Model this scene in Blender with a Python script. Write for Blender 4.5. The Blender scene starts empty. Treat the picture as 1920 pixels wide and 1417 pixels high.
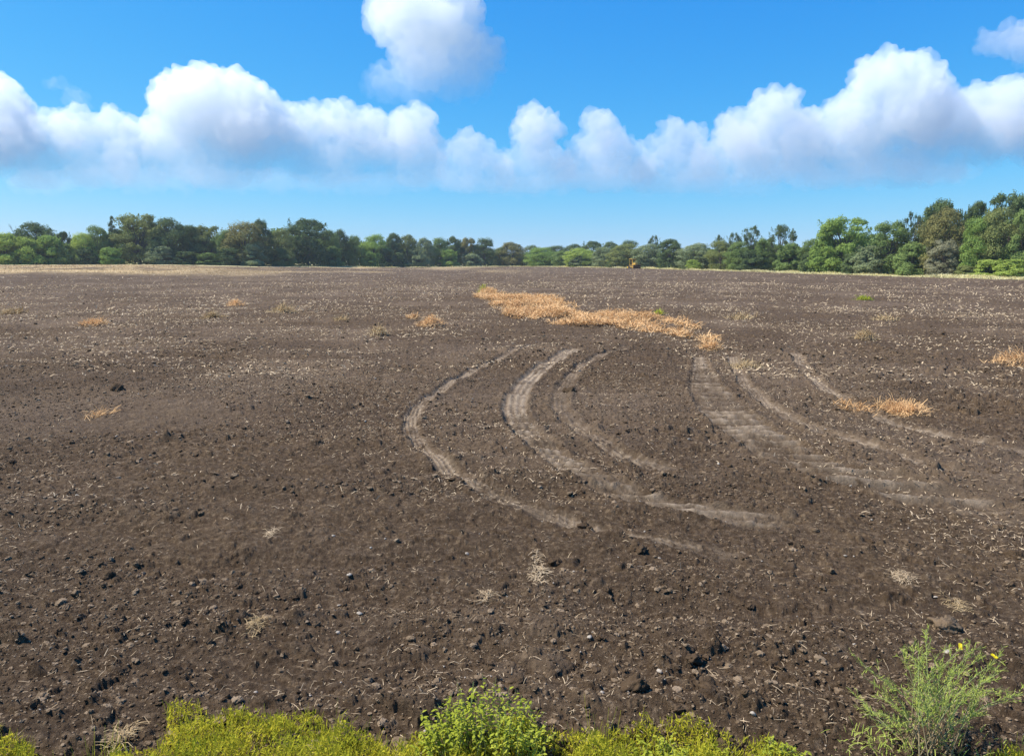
import bpy, math, random
import numpy as np
from mathutils import Vector, Matrix

random.seed(7)
RNG = np.random.default_rng(11)
scene = bpy.context.scene
COL = scene.collection
R = math.radians

# ------------------------------------------------------------------ camera
W0, H0, FPX = 1920.0, 1417.0, 1400.0
CAM_H = 2.7
HORIZON = 486.0
PITCH = math.atan((H0 / 2 - HORIZON) / FPX)
cam_d = bpy.data.cameras.new('camera')
cam = bpy.data.objects.new('camera', cam_d)
COL.objects.link(cam)
cam.location = (0, 0, CAM_H)
cam.rotation_euler = (math.pi / 2 - PITCH, 0, 0)
cam_d.sensor_fit = 'HORIZONTAL'
cam_d.sensor_width = 36.0
cam_d.lens = 36.0 * FPX / W0
cam_d.clip_start = 0.05
cam_d.clip_end = 40000
scene.camera = cam


def ray(px, py):
    """direction in the world of a pixel of the photograph"""
    dx = (px - W0 / 2) / FPX
    dy = (H0 / 2 - py) / FPX
    c, s = math.cos(PITCH), math.sin(PITCH)
    return np.array([dx, c + dy * s, -s + dy * c])


def S(t):
    t = np.clip(t, 0, 1)
    return t * t * (3 - 2 * t)


def base_z(x, y):
    x = np.asarray(x, float); y = np.asarray(y, float)
    return 1.35 * S((-x - 30) / 62) * S((y - 35) / 135)


def ground_pt(px, py):
    d = ray(px, py)
    t = CAM_H / max(-d[2], 1e-4)
    for _ in range(30):
        z = float(base_z(d[0] * t, d[1] * t))
        t = 0.5 * t + 0.5 * (CAM_H - z) / max(-d[2], 1e-4)
    return d[0] * t, d[1] * t


def at(px, py, D):
    d = ray(px, py)
    t = D / d[1]
    return d[0] * t, D, CAM_H + d[2] * t


# --------------------------------------------------------------- numpy noise
def h2(ix, iy, seed):
    h = (ix.astype(np.int64) * 374761393 + iy.astype(np.int64) * 668265263 + seed * 974634721) & 0xFFFFFFFF
    h = ((h ^ (h >> 13)) * 1274126177) & 0xFFFFFFFF
    h = ((h ^ (h >> 16)) * 2246822519) & 0xFFFFFFFF
    h = h ^ (h >> 15)
    return (h & 0xFFFFFF).astype(np.float64) / float(0x1000000)


def vnoise(x, y, seed):
    ix = np.floor(x); iy = np.floor(y)
    fx = x - ix; fy = y - iy
    ix = ix.astype(np.int64); iy = iy.astype(np.int64)
    u = fx * fx * fx * (fx * (fx * 6 - 15) + 10)
    v = fy * fy * fy * (fy * (fy * 6 - 15) + 10)
    a = h2(ix, iy, seed); b = h2(ix + 1, iy, seed)
    c = h2(ix, iy + 1, seed); d = h2(ix + 1, iy + 1, seed)
    return (a + (b - a) * u) * (1 - v) + (c + (d - c) * u) * v - 0.5


def fbm(x, y, seed, octaves=4, gain=0.5):
    r = 0; a = 1.0
    for o in range(octaves):
        ca, sa = math.cos(o * 1.1), math.sin(o * 1.1)
        r = r + a * vnoise((x * ca - y * sa) * 2 ** o, (x * sa + y * ca) * 2 ** o, seed + o * 17)
        a *= gain
    return r


def lumps(x, y, cell, seed, presence, rmin, rmax, rise):
    """half buried rounded clods on a jittered grid: height and a random id per clod"""
    gx = x / cell; gy = y / cell
    ix = np.floor(gx).astype(np.int64); iy = np.floor(gy).astype(np.int64)
    best = np.zeros_like(gx); ident = np.zeros_like(gx)
    for ox in (-1, 0, 1):
        for oy in (-1, 0, 1):
            jx = ix + ox; jy = iy + oy
            a = h2(jx, jy, seed); b = h2(jx, jy, seed + 1); c = h2(jx, jy, seed + 2)
            p = h2(jx, jy, seed + 3); e = h2(jx, jy, seed + 4)
            rad = rmin + (rmax - rmin) * c * c
            dx = gx - (jx + a); dy = gy - (jy + b)
            ca = np.cos(e * 6.283); sa = np.sin(e * 6.283)
            ex = (dx * ca + dy * sa) * 0.8; ey = (-dx * sa + dy * ca) * 1.25
            d2 = (ex * ex + ey * ey) / (rad * rad)
            hgt = np.clip(1 - d2, 0, 1) ** 0.7 * rad * cell * (rise * (0.5 + p))
            hgt = np.where(p < presence, hgt, 0)
            up = hgt > best
            best = np.where(up, hgt, best)
            ident = np.where(up, e, ident)
    return best, ident


# ------------------------------------------------- tracks, straw, field edge
EDGE = [(-1500, 150), (-200, 168), (0, 180), (480, 198), (700, 245), (950, 288), (1000, 286), (1180, 238),
        (1300, 195), (1500, 152), (1700, 126), (1920, 109), (2150, 97), (3200, 80)]
EX = np.array([e[0] for e in EDGE], float); EY = np.array([e[1] for e in EDGE], float)


def edge_depth(px):
    return np.interp(px, EX, EY)


def px_of(x, y):
    return W0 / 2 + FPX * x / np.maximum(y, 0.1) / math.cos(PITCH) * 0.9877


def catmull(P, n):
    P = [np.array(p, float) for p in P]
    P = [2 * P[0] - P[1]] + P + [2 * P[-1] - P[-2]]
    out = []
    for i in range(1, len(P) - 2):
        for k in range(n):
            t = k / n
            a, b, c, d = P[i - 1], P[i], P[i + 1], P[i + 2]
            out.append(0.5 * (2 * b + (c - a) * t + (2 * a - 5 * b + 4 * c - d) * t * t + (3 * b - a - 3 * c + d) * t ** 3))
    out.append(P[-2])
    return np.array(out)


TRACKS = [  # centre line in the photograph, half width m, lug spacing, lug strength, dust, label
    ([(1010, 640), (960, 660), (900, 690), (835, 725), (788, 760), (770, 790), (786, 830), (850, 882), (930, 928), (1050, 968), (1200, 1003), (1400, 1040), (1500, 1058)],
     0.115, 0.10, 0.35, 0.9, 'narrow pale tyre track bending around the outside, leftmost of the curved tracks'),
    ([(1085, 652), (1045, 672), (1008, 697), (972, 738), (966, 772), (985, 808), (1040, 852), (1100, 892), (1180, 925), (1300, 950), (1450, 972), (1570, 985)],
     0.22, 0.25, 1.0, 1.0, 'broad dusty tyre track with clear tread bars, middle one of the curved tracks'),
    ([(1190, 648), (1150, 658), (1098, 682), (1062, 720), (1050, 765), (1080, 800), (1150, 842), (1230, 876), (1340, 905)],
     0.15, 0.2, 0.4, 0.62, 'faint pale tyre track on the inside of the bend'),
    ([(1312, 668), (1318, 700), (1330, 735), (1362, 772), (1410, 810), (1470, 850), (1550, 885), (1660, 908), (1760, 932), (1900, 962), (2050, 985)],
     (0.16, 0.44), 0.40, 1.6, 1.0, 'wide tyre track with deep lug prints crossing the right half of the field'),
    ([(1372, 668), (1392, 710), (1440, 758), (1510, 797), (1600, 830), (1700, 862), (1800, 888), (1900, 910)],
     0.13, 0.2, 0.3, 0.75, 'thin pale tyre track running just right of the deep lug prints'),
    ([(1488, 660), (1508, 690), (1535, 715), (1580, 748), (1640, 778), (1740, 806), (1850, 836), (2000, 868)],
     0.15, 0.2, 0.3, 0.85, 'pale tyre track leading down to the orange straw tuft on the right'),
]
TRACK_GEO = []
for tr in TRACKS:
    pts = np.array([ground_pt(*p) for p in tr[0]])
    TRACK_GEO.append(catmull(pts, 6))


def hwm(tr):
    return tr[1][1] if isinstance(tr[1], tuple) else tr[1]


def track_field(x, y):
    """mask, id, lateral offset, run length along the nearest tyre track"""
    n = len(x)
    mask = np.zeros(n); ident = np.full(n, -1); lat = np.zeros(n); run = np.zeros(n); berm = np.zeros(n)
    for i, (tr, G) in enumerate(zip(TRACKS, TRACK_GEO)):
        hw, hw1 = tr[1] if isinstance(tr[1], tuple) else (tr[1], tr[1])
        lo = G.min(0) - 1; hi = G.max(0) + 1
        idx = np.nonzero((x > lo[0]) & (x < hi[0]) & (y > lo[1]) & (y < hi[1]))[0]
        if len(idx) == 0:
            continue
        X = x[idx]; Y = y[idx]
        bd = np.full(len(idx), 1e9); bs = np.zeros(len(idx)); bl = np.zeros(len(idx)); endf = np.zeros(len(idx))
        s0 = 0.0
        tot = np.sum(np.hypot(*(G[1:] - G[:-1]).T))
        for a, b in zip(G[:-1], G[1:]):
            d = b - a; L = math.hypot(*d)
            if L < 1e-6:
                continue
            d = d / L
            t = np.clip((X - a[0]) * d[0] + (Y - a[1]) * d[1], 0, L)
            qx = X - a[0] - t * d[0]; qy = Y - a[1] - t * d[1]
            dist = np.hypot(qx, qy)
            up = dist < bd
            bd = np.where(up, dist, bd); bs = np.where(up, s0 + t, bs)
            bl = np.where(up, qx * -d[1] + qy * d[0], bl)
            s0 += L
        hw = hw + (hw1 - hw) * S(bs / (0.55 * tot))
        bd = bd + 0.035 * fbm(X * 2.3, Y * 2.3, 900 + i, 3)
        fade = S(bs / (0.03 * tot)) * S((tot - bs) / (0.09 * tot))
        patch = np.clip(0.9 + 1.1 * fbm(X * 0.8, Y * 0.8, 950 + i, 4), 0.35, 1)
        m = S((hw + 0.05 - bd) / 0.10) * fade * patch
        up = m > mask[idx]
        sel = idx[up]
        mask[sel] = m[up]; ident[sel] = i; lat[sel] = bl[up]; run[sel] = bs[up]
        bm = np.exp(-((bd - hw - 0.07) / 0.06) ** 2) * fade
        berm[idx] = np.maximum(berm[idx], bm)
    return mask, ident, lat, run, berm


SWATH = [(900, 549, 5), (925, 560, 12), (960, 573, 17), (1010, 580, 20), (1060, 583, 19), (1090, 592, 16), (1140, 600, 15),
         (1190, 606, 14), (1240, 611, 15), (1290, 621, 15), (1320, 636, 14), (1345, 652, 9)]


def swath_polygon():
    up = [ground_pt(a, b - c) for a, b, c in SWATH]
    dn = [ground_pt(a, b + c) for a, b, c in SWATH]
    return np.array(up + dn[::-1])


SWATH_POLY = swath_polygon()


def inside(poly, x, y):
    r = np.zeros(len(x), bool)
    n = len(poly)
    for i in range(n):
        x1, y1 = poly[i]; x2, y2 = poly[(i + 1) % n]
        c = ((y1 > y) != (y2 > y)) & (x < (x2 - x1) * (y - y1) / (y2 - y1 + 1e-12) + x1)
        r ^= c
    return r


def field_at(x, y):
    """height of the ploughed soil and its colour channels at points of the ground"""
    x = np.asarray(x, float); y = np.asarray(y, float)
    z = base_z(x, y)
    rr = np.hypot(x, y)
    px = px_of(x, y)
    ed = edge_depth(px)
    front = y > 0.3
    verge = np.where(front, S((y - (ed - 12)) / 4.0), S((rr - 150) / 10))
    wob = fbm(x * 0.12, y * 0.12, 31, 3) * 5
    soil = np.where(front, 1 - S((y - (ed - 11) + wob * 0.4) / 3.0), 1 - S((rr - 150) / 10))
    nr = rr < 420
    big = np.zeros_like(x); cl = np.zeros_like(x); idt = np.zeros_like(x)
    X = x[nr]; Y = y[nr]
    wx = X + 0.07 * fbm(X * 8, Y * 8, 5, 4, 0.65); wy = Y + 0.07 * fbm(X * 8, Y * 8, 6, 4, 0.65)
    wx = wx * 0.72                                   # clods lie a little longer along the tillage passes
    rough = np.clip(0.62 + 1.1 * fbm(X * 0.45, Y * 0.45, 71, 3), 0.35, 1.25)
    rough *= np.clip(0.85 + 0.9 * fbm(X * 0.09, Y * 0.14, 73, 3), 0.4, 1.4)
    till = fbm(X * 0.16 + 0.25 * Y, Y * 1.25 - 0.04 * X, 75, 3)            # tillage passes running across the view
    rough *= np.clip(1.0 + 1.4 * till, 0.55, 1.5)
    rough = np.maximum(rough, 0.42)
    b = 0.08 * till + 0.07 * fbm(X * 0.8, Y * 1.1, 40, 4) + 0.030 * np.sin(Y * 2 * math.pi / 0.95 + 2.5 * fbm(X * .25, Y * .25, 41, 2)) * np.clip(0.5 + 2 * fbm(X * .2, Y * .2, 44, 2), 0, 1)
    l1, i1 = lumps(wx, wy, 0.42, 100, 0.50, 0.12, 0.38, 1.15)
    l2, i2 = lumps(wx, wy, 0.19, 200, 0.62, 0.15, 0.44, 1.10)
    l3, i3 = lumps(wx, wy, 0.085, 300, 0.75, 0.2, 0.5, 1.0)
    c = l1 * rough * 0.6 + l2 * (0.25 + rough * 0.75) * 0.90 + l3 * (0.5 + 0.5 * rough) * 0.95
    near = np.hypot(X, Y) < 26
    l4 = np.zeros_like(X)
    l4[near] = lumps(wx[near], wy[near], 0.042, 400, 0.7, 0.2, 0.5, 0.7)[0]
    c += l4
    c += 0.024 * fbm(X * 6, Y * 6, 50, 5, 0.52)
    big[nr] = b; cl[nr] = c; idt[nr] = np.where(l1 > l2, i1, np.where(l2 > l3, i2, i3))
    mask, tid, lat, run, berm = track_field(x, y)
    h = big * soil + cl * soil * (1 - 0.62 * mask)
    lug = np.zeros_like(x)
    for i, tr in enumerate(TRACKS):
        s = tid == i
        if s.any():
            bar = np.ones(int(s.sum())) if i == 3 else S((13.2 - y[s]) / 1.5)
            ph = (y[s] + 0.12 * x[s]) / tr[2] if tr[3] >= 1 else (run[s] + np.abs(lat[s]) * 0.75) / tr[2]
            w = 0.5 + 0.5 * np.sin(ph * 2 * math.pi)
            rib = np.sin(lat[s] / hwm(tr) * 3.5 * math.pi + 0.6) * 0.007
            lug[s] = rib * mask[s] + ((w ** 3 - 0.3) * 0.05 * tr[3] * mask[s]) * (bar if tr[3] >= 1 else 1)
    h += -0.035 * mask * soil + lug + berm * 0.022 * soil
    h += 0.08 * fbm(x * 0.6, y * 0.6, 77, 3) * verge
    dust = np.zeros_like(x)
    for i, tr in enumerate(TRACKS):
        s = tid == i
        wv = 0.5 + 0.5 * np.sin(((y[s] + 0.12 * x[s]) if tr[3] >= 1 else (run[s] + np.abs(lat[s]) * 0.75)) / tr[2] * 2 * math.pi)
        if i == 1:
            wv = 1 - (1 - wv) * S((13.2 - y[s]) / 1.5)
        dust[s] = mask[s] * 0.95 * tr[4] * (1 - (0.95 if i == 3 else 0.7) * min(1, tr[3]) * (1 - wv ** 2)) * (0.82 + 0.28 * np.sin(lat[s] / hwm(tr) * 3.5 * math.pi + 0.6)) * np.clip(0.72 + 0.8 * fbm(x[s] * 1.6, y[s] * 1.6, 61, 3) + (0.9 if tr[3] >= 1 else 1.5) * fbm(x[s] * 9, y[s] * 7, 62, 4, 0.7), 0.05, 1)
    # loose straw lying on the soil: the stubble strip by the left treeline and thin windrow lines
    strip = S((520 - px + 160 * fbm(x * 0.05, y * 0.05, 81, 3)) / 260) * S((y - 98 + 26 * fbm(x * 0.06, y * 0.03, 82, 3)) / 30) * front
    far = 0.8 * S((y - 105) / 60) * S((1050 - px) / 300) * np.clip(0.3 + 2 * fbm(x * 0.06, y * 0.05, 83, 4), 0, 1) * front
    straw = np.clip(np.maximum(strip * np.clip(0.75 + 1.3 * fbm(x * 0.3, y * 0.12, 84, 4), 0, 1), far), 0, 1)
    dry = np.clip(0.45 + 1.3 * fbm(x * 0.33, y * 0.22, 88, 4) + 0.55 * (idt - 0.5) + 2.2 * (h - 0.05), 0, 1)
    return z + h, dust, straw, dry, verge, tid, mask


# --------------------------------------------------------------- mesh helpers
class Acc:
    """collects vertices with quads and triangles for one mesh"""

    def __init__(self):
        self.V = []; self.Q = []; self.T = []; self.n = 0

    def add(self, V, Q=None, T=None):
        V = np.asarray(V, float).reshape(-1, 3)
        if Q is not None and len(Q):
            self.Q.append(np.asarray(Q, np.int64).reshape(-1, 4) + self.n)
        if T is not None and len(T):
            self.T.append(np.asarray(T, np.int64).reshape(-1, 3) + self.n)
        self.V.append(V); self.n += len(V)
        return self

    def arrays(self):
        V = np.concatenate(self.V)
        Q = np.concatenate(self.Q) if self.Q else np.zeros((0, 4), np.int64)
        T = np.concatenate(self.T) if self.T else np.zeros((0, 3), np.int64)
        return V, Q, T

    def mesh(self, name, mat=None, smooth=False):
        return make_mesh(name, *self.arrays(), mat=mat, smooth=smooth)


def make_mesh(name, V, Q, T, mat=None, smooth=False):
    me = bpy.data.meshes.new(name)
    me.vertices.add(len(V))
    me.vertices.foreach_set('co', np.ascontiguousarray(V, np.float32).ravel())
    nl = len(Q) * 4 + len(T) * 3
    me.loops.add(nl)
    me.polygons.add(len(Q) + len(T))
    li = np.concatenate([Q.ravel(), T.ravel()]).astype(np.int32)
    ls = np.concatenate([np.arange(len(Q)) * 4, len(Q) * 4 + np.arange(len(T)) * 3]).astype(np.int32)
    me.loops.foreach_set('vertex_index', li)
    me.polygons.foreach_set('loop_start', ls)
    if smooth:
        me.polygons.foreach_set('use_smooth', np.ones(len(ls), bool))
    else:
        me.polygons.foreach_set('use_smooth', np.zeros(len(ls), bool))
    me.update(calc_edges=True)
    if mat:
        me.materials.append(mat)
    return me


def tag(o, label=None, cat=None, group=None, kind=None):
    if label: o['label'] = label
    if cat: o['category'] = cat
    if group: o['group'] = group
    if kind: o['kind'] = kind
    return o


def link(name, me, parent=None):
    o = bpy.data.objects.new(name, me)
    COL.objects.link(o)
    if parent is not None:
        o.parent = parent
    return o


def empty(name, loc, rz=0.0):
    o = bpy.data.objects.new(name, None)
    COL.objects.link(o)
    o.location = loc
    o.rotation_euler = (0, 0, rz)
    o.empty_display_size = 0.2
    return o


def unit(v):
    return v / np.maximum(np.linalg.norm(v, axis=-1, keepdims=True), 1e-9)


def leaf_cards(P, N, L, Wd, droop=None, rng=RNG):
    """one folded kite-shaped leaf per point: P points, N facing normals, L lengths, Wd widths"""
    n = len(P)
    rnd = rng.normal(size=(n, 3))
    if droop is not None:
        rnd = rnd + droop
    t = unit(rnd - (rnd * N).sum(1, keepdims=True) * N)
    b = np.cross(N, t)
    L = np.asarray(L).reshape(-1, 1) * np.ones((n, 1)); Wd = np.asarray(Wd).reshape(-1, 1) * np.ones((n, 1))
    v0 = P - t * L * 0.5
    v2 = P + t * L * 0.5
    v1 = P + b * Wd * 0.5 + N * Wd * 0.15 - t * L * 0.05
    v3 = P - b * Wd * 0.5 + N * Wd * 0.15 - t * L * 0.05
    V = np.stack([v0, v1, v2, v3], 1).reshape(-1, 3)
    Q = np.arange(n * 4).reshape(n, 4)
    return V, Q


def tube(points, radii, sides=5):
    P = np.asarray(points, float); n = len(P)
    tang = np.gradient(P, axis=0)
    tang = unit(tang)
    ref = np.array([0.31, 0.77, 0.55])
    a = unit(np.cross(tang, ref)); b = np.cross(tang, a)
    ang = np.arange(sides) * 2 * math.pi / sides
    rad = np.asarray(radii, float).reshape(-1, 1, 1)
    V = P[:, None, :] + rad * (np.cos(ang)[None, :, None] * a[:, None, :] + np.sin(ang)[None, :, None] * b[:, None, :])
    V = V.reshape(-1, 3)
    i = np.arange(n - 1)[:, None] * sides; k = np.arange(sides)[None, :]; k2 = (k + 1) % sides
    Q = np.stack([i + k, i + k2, i + sides + k2, i + sides + k], -1).reshape(-1, 4)
    return V, Q


def box(c, s, rot=None):
    c = np.array(c, float); s = np.array(s, float) / 2
    V = np.array([[x, y, z] for x in (-1, 1) for y in (-1, 1) for z in (-1, 1)], float) * s
    if rot is not None:
        V = V @ np.array(rot).T
    Q = [(0, 1, 3, 2), (4, 6, 7, 5), (0, 4, 5, 1), (2, 3, 7, 6), (0, 2, 6, 4), (1, 5, 7, 3)]
    return V + c, Q


# ------------------------------------------------------------------ materials
def nt(name):
    m = bpy.data.materials.new(name)
    m.use_nodes = True
    m.node_tree.nodes.clear()
    return m, m.node_tree.nodes, m.node_tree.links


def ramp(n, stops):
    r = n.new('ShaderNodeValToRGB')
    e = r.color_ramp.elements
    while len(e) < len(stops):
        e.new(0.5)
    for el, (p, c) in zip(e, stops):
        el.position = p; el.color = (*c, 1)
    return r


def mat_soil():
    m, n, l = nt('ploughed_soil')
    out = n.new('ShaderNodeOutputMaterial'); bs = n.new('ShaderNodeBsdfPrincipled')
    bs.inputs['Roughness'].default_value = 0.95
    bs.inputs['Specular IOR Level'].default_value = 0.12
    l.new(bs.outputs[0], out.inputs[0])
    at_ = n.new('ShaderNodeAttribute'); at_.attribute_name = 'soil'
    sep = n.new('ShaderNodeSeparateColor'); l.new(at_.outputs['Color'], sep.inputs[0])
    tc = n.new('ShaderNodeTexCoord')

    def noise(sc, det, rough=0.6):
        t = n.new('ShaderNodeTexNoise'); t.inputs['Scale'].default_value = sc; t.inputs['Detail'].default_value = det
        t.inputs['Roughness'].default_value = rough
        l.new(tc.outputs['Object'], t.inputs['Vector']); return t

    def mix(fac, a, b, kind='MIX'):
        x = n.new('ShaderNodeMix'); x.data_type = 'RGBA'; x.blend_type = kind
        if isinstance(fac, float): x.inputs['Factor'].default_value = fac
        else: l.new(fac, x.inputs['Factor'])
        for k, v in (('A', a), ('B', b)):
            if isinstance(v, tuple): x.inputs[6 if k == 'A' else 7].default_value = (*v, 1)
            else: l.new(v, x.inputs[6 if k == 'A' else 7])
        return x.outputs[2]
    n1 = noise(16, 6, 0.7); n2 = noise(0.35, 4)
    r1 = ramp(n, [(0.34, SOIL_D), (0.54, SOIL_M), (0.70, SOIL_L)])
    l.new(n1.outputs['Fac'], r1.inputs[0])
    c = mix(sep.outputs[2], r1.outputs[0], SOIL_DRY)
    # hold the dry colour back to part strength
    c = mix(0.55, r1.outputs[0], c)
    r2 = ramp(n, [(0.3, (0.86, 0.85, 0.87)), (0.7, (1.1, 1.08, 1.04))]); l.new(n2.outputs['Fac'], r2.inputs[0])
    c = mix(1.0, c, r2.outputs[0], 'MULTIPLY')
    n3 = noise(45, 5, 0.75)
    r3 = ramp(n, [(0.60, (0, 0, 0)), (0.68, (1, 1, 1))]); l.new(n3.outputs['Fac'], r3.inputs[0])
    mu = n.new('ShaderNodeMath'); mu.operation = 'MULTIPLY'; mu.inputs[1].default_value = 0.6
    l.new(r3.outputs[0], mu.inputs[0])
    c = mix(mu.outputs[0], c, (0.24, 0.175, 0.115))
    n6 = noise(8.5, 5, 0.75)
    r6 = ramp(n, [(0.60, (0, 0, 0)), (0.70, (1, 1, 1))]); l.new(n6.outputs['Fac'], r6.inputs[0])
    mu2 = n.new('ShaderNodeMath'); mu2.operation = 'MULTIPLY'; mu2.inputs[1].default_value = 0.5
    l.new(r6.outputs[0], mu2.inputs[0])
    c = mix(mu2.outputs[0], c, (0.25, 0.185, 0.125))
    c = mix(sep.outputs[0], c, DUST)
    n4 = noise(3.0, 5, 0.75)
    r4 = ramp(n, [(0.3, (0.40, 0.27, 0.13)), (0.7, (0.50, 0.37, 0.19))]); l.new(n4.outputs['Fac'], r4.inputs[0])
    c = mix(sep.outputs[1], c, r4.outputs[0])
    r5 = ramp(n, [(0.35, (0.42, 0.36, 0.15)), (0.65, (0.62, 0.54, 0.29))]); l.new(n4.outputs['Fac'], r5.inputs[0])
    c = mix(at_.outputs['Alpha'], c, r5.outputs[0])
    l.new(c, bs.inputs['Base Color'])
    bp = n.new('ShaderNodeBump'); bp.inputs['Strength'].default_value = 1.0; bp.inputs['Distance'].default_value = 0.03
    nb = noise(48, 6, 0.75); l.new(nb.outputs['Fac'], bp.inputs['Height'])
    l.new(bp.outputs[0], bs.inputs['Normal'])
    return m


SOIL_D = (0.045, 0.0275, 0.0145); SOIL_M = (0.093, 0.061, 0.0345); SOIL_L = (0.210, 0.147, 0.088)
SOIL_DRY = (0.180, 0.128, 0.083); DUST = (0.37, 0.278, 0.185)


def mat_clod(name='soil_lump', offset=-0.15, span=0.75):
    m, n, l = nt(name)
    out = n.new('ShaderNodeOutputMaterial'); bs = n.new('ShaderNodeBsdfPrincipled')
    bs.inputs['Roughness'].default_value = 0.95; bs.inputs['Specular IOR Level'].default_value = 0.12
    l.new(bs.outputs[0], out.inputs[0])
    g = n.new('ShaderNodeNewGeometry'); tc = n.new('ShaderNodeTexCoord')
    r = ramp(n, [(0.0, SOIL_D), (0.40, SOIL_M), (0.72, SOIL_L), (0.9, (0.25, 0.18, 0.115)), (1.0, (0.38, 0.285, 0.19))])
    t = n.new('ShaderNodeTexNoise'); t.inputs['Scale'].default_value = 30; t.inputs['Detail'].default_value = 5
    l.new(tc.outputs['Object'], t.inputs['Vector'])
    ad = n.new('ShaderNodeMath'); ad.operation = 'MULTIPLY_ADD'; ad.inputs[1].default_value = 0.5
    l.new(t.outputs['Fac'], ad.inputs[0])
    mu = n.new('ShaderNodeMath'); mu.operation = 'MULTIPLY_ADD'; mu.inputs[1].default_value = span; mu.inputs[2].default_value = offset
    l.new(g.outputs['Random Per Island'], mu.inputs[0]); l.new(mu.outputs[0], ad.inputs[2])
    l.new(ad.outputs[0], r.inputs[0]); l.new(r.outputs[0], bs.inputs['Base Color'])
    bp = n.new('ShaderNodeBump'); bp.inputs['Strength'].default_value = 0.9; bp.inputs['Distance'].default_value = 0.012
    t2 = n.new('ShaderNodeTexNoise'); t2.inputs['Scale'].default_value = 70; t2.inputs['Detail'].default_value = 4
    l.new(tc.outputs['Object'], t2.inputs['Vector']); l.new(t2.outputs['Fac'], bp.inputs['Height'])
    l.new(bp.outputs[0], bs.inputs['Normal'])
    return m


def mat_leaf(name, dark, light, trans=0.25, island=True, noise_scale=0.4):
    """leaf colour varies per leaf, per plant and in broad clumps; light passes through"""
    m, n, l = nt(name)
    out = n.new('ShaderNodeOutputMaterial')
    df = n.new('ShaderNodeBsdfDiffuse'); tr = n.new('ShaderNodeBsdfTranslucent'); mx = n.new('ShaderNodeMixShader')
    mx.inputs[0].default_value = trans
    g = n.new('ShaderNodeNewGeometry'); oi = n.new('ShaderNodeObjectInfo'); tc = n.new('ShaderNodeTexCoord')
    t = n.new('ShaderNodeTexNoise'); t.inputs['Scale'].default_value = noise_scale; t.inputs['Detail'].default_value = 3
    l.new(tc.outputs['Object'], t.inputs['Vector'])
    a = n.new('ShaderNodeMath'); a.operation = 'MULTIPLY'; a.inputs[1].default_value = 0.4
    l.new(g.outputs['Random Per Island'], a.inputs[0])
    b = n.new('ShaderNodeMath'); b.operation = 'MULTIPLY_ADD'; b.inputs[1].default_value = 1.3; b.inputs[2].default_value = -0.5
    l.new(t.outputs['Fac'], b.inputs[0])
    c = n.new('ShaderNodeMath'); c.operation = 'ADD'; l.new(a.outputs[0], c.inputs[0]); l.new(b.outputs[0], c.inputs[1])
    d = n.new('ShaderNodeMath'); d.operation = 'MULTIPLY_ADD'; d.inputs[1].default_value = 0.3
    l.new(oi.outputs['Random'], d.inputs[0]); l.new(c.outputs[0], d.inputs[2])
    r = ramp(n, [(0.05, dark), (0.95, light)])
    l.new(d.outputs[0], r.inputs[0])
    l.new(r.outputs[0], df.inputs[0]); l.new(r.outputs[0], tr.inputs[0])
    l.new(df.outputs[0], mx.inputs[1]); l.new(tr.outputs[0], mx.inputs[2]); l.new(mx.outputs[0], out.inputs[0])
    return m


def mat_flat(name, col, rough=0.8, var=0.25, scale=6.0, metal=0.0, spec=0.3):
    m, n, l = nt(name)
    out = n.new('ShaderNodeOutputMaterial'); bs = n.new('ShaderNodeBsdfPrincipled')
    bs.inputs['Roughness'].default_value = rough; bs.inputs['Metallic'].default_value = metal
    bs.inputs['Specular IOR Level'].default_value = spec
    tc = n.new('ShaderNodeTexCoord'); t = n.new('ShaderNodeTexNoise'); t.inputs['Scale'].default_value = scale; t.inputs['Detail'].default_value = 5
    l.new(tc.outputs['Object'], t.inputs['Vector'])
    lo = tuple(c * (1 - var) for c in col); hi = tuple(min(1, c * (1 + var)) for c in col)
    r = ramp(n, [(0.3, lo), (0.7, hi)]); l.new(t.outputs['Fac'], r.inputs[0])
    l.new(r.outputs[0], bs.inputs['Base Color']); l.new(bs.outputs[0], out.inputs[0])
    return m


def mat_volume(name, density, z0=None, z1=None, floor=0.0, aniso=0.35):
    """vapour that thins out towards the flat base of a cloud"""
    m, n, l = nt(name)
    out = n.new('ShaderNodeOutputMaterial'); v = n.new('ShaderNodeVolumePrincipled')
    v.inputs['Color'].default_value = (0.990, 1.0, 1.0, 1)
    v.inputs['Density'].default_value = density
    v.inputs['Anisotropy'].default_value = aniso
    if z0 is not None:
        tc = n.new('ShaderNodeTexCoord'); sp = n.new('ShaderNodeSeparateXYZ'); l.new(tc.outputs['Object'], sp.inputs[0])
        mr = n.new('ShaderNodeMapRange'); mr.interpolation_type = 'SMOOTHSTEP'
        mr.inputs['From Min'].default_value = z0; mr.inputs['From Max'].default_value = z1
        mr.inputs['To Min'].default_value = density * floor; mr.inputs['To Max'].default_value = density
        l.new(sp.outputs[2], mr.inputs['Value']); l.new(mr.outputs[0], v.inputs['Density'])
    l.new(v.outputs[0], out.inputs['Volume'])
    return m


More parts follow.
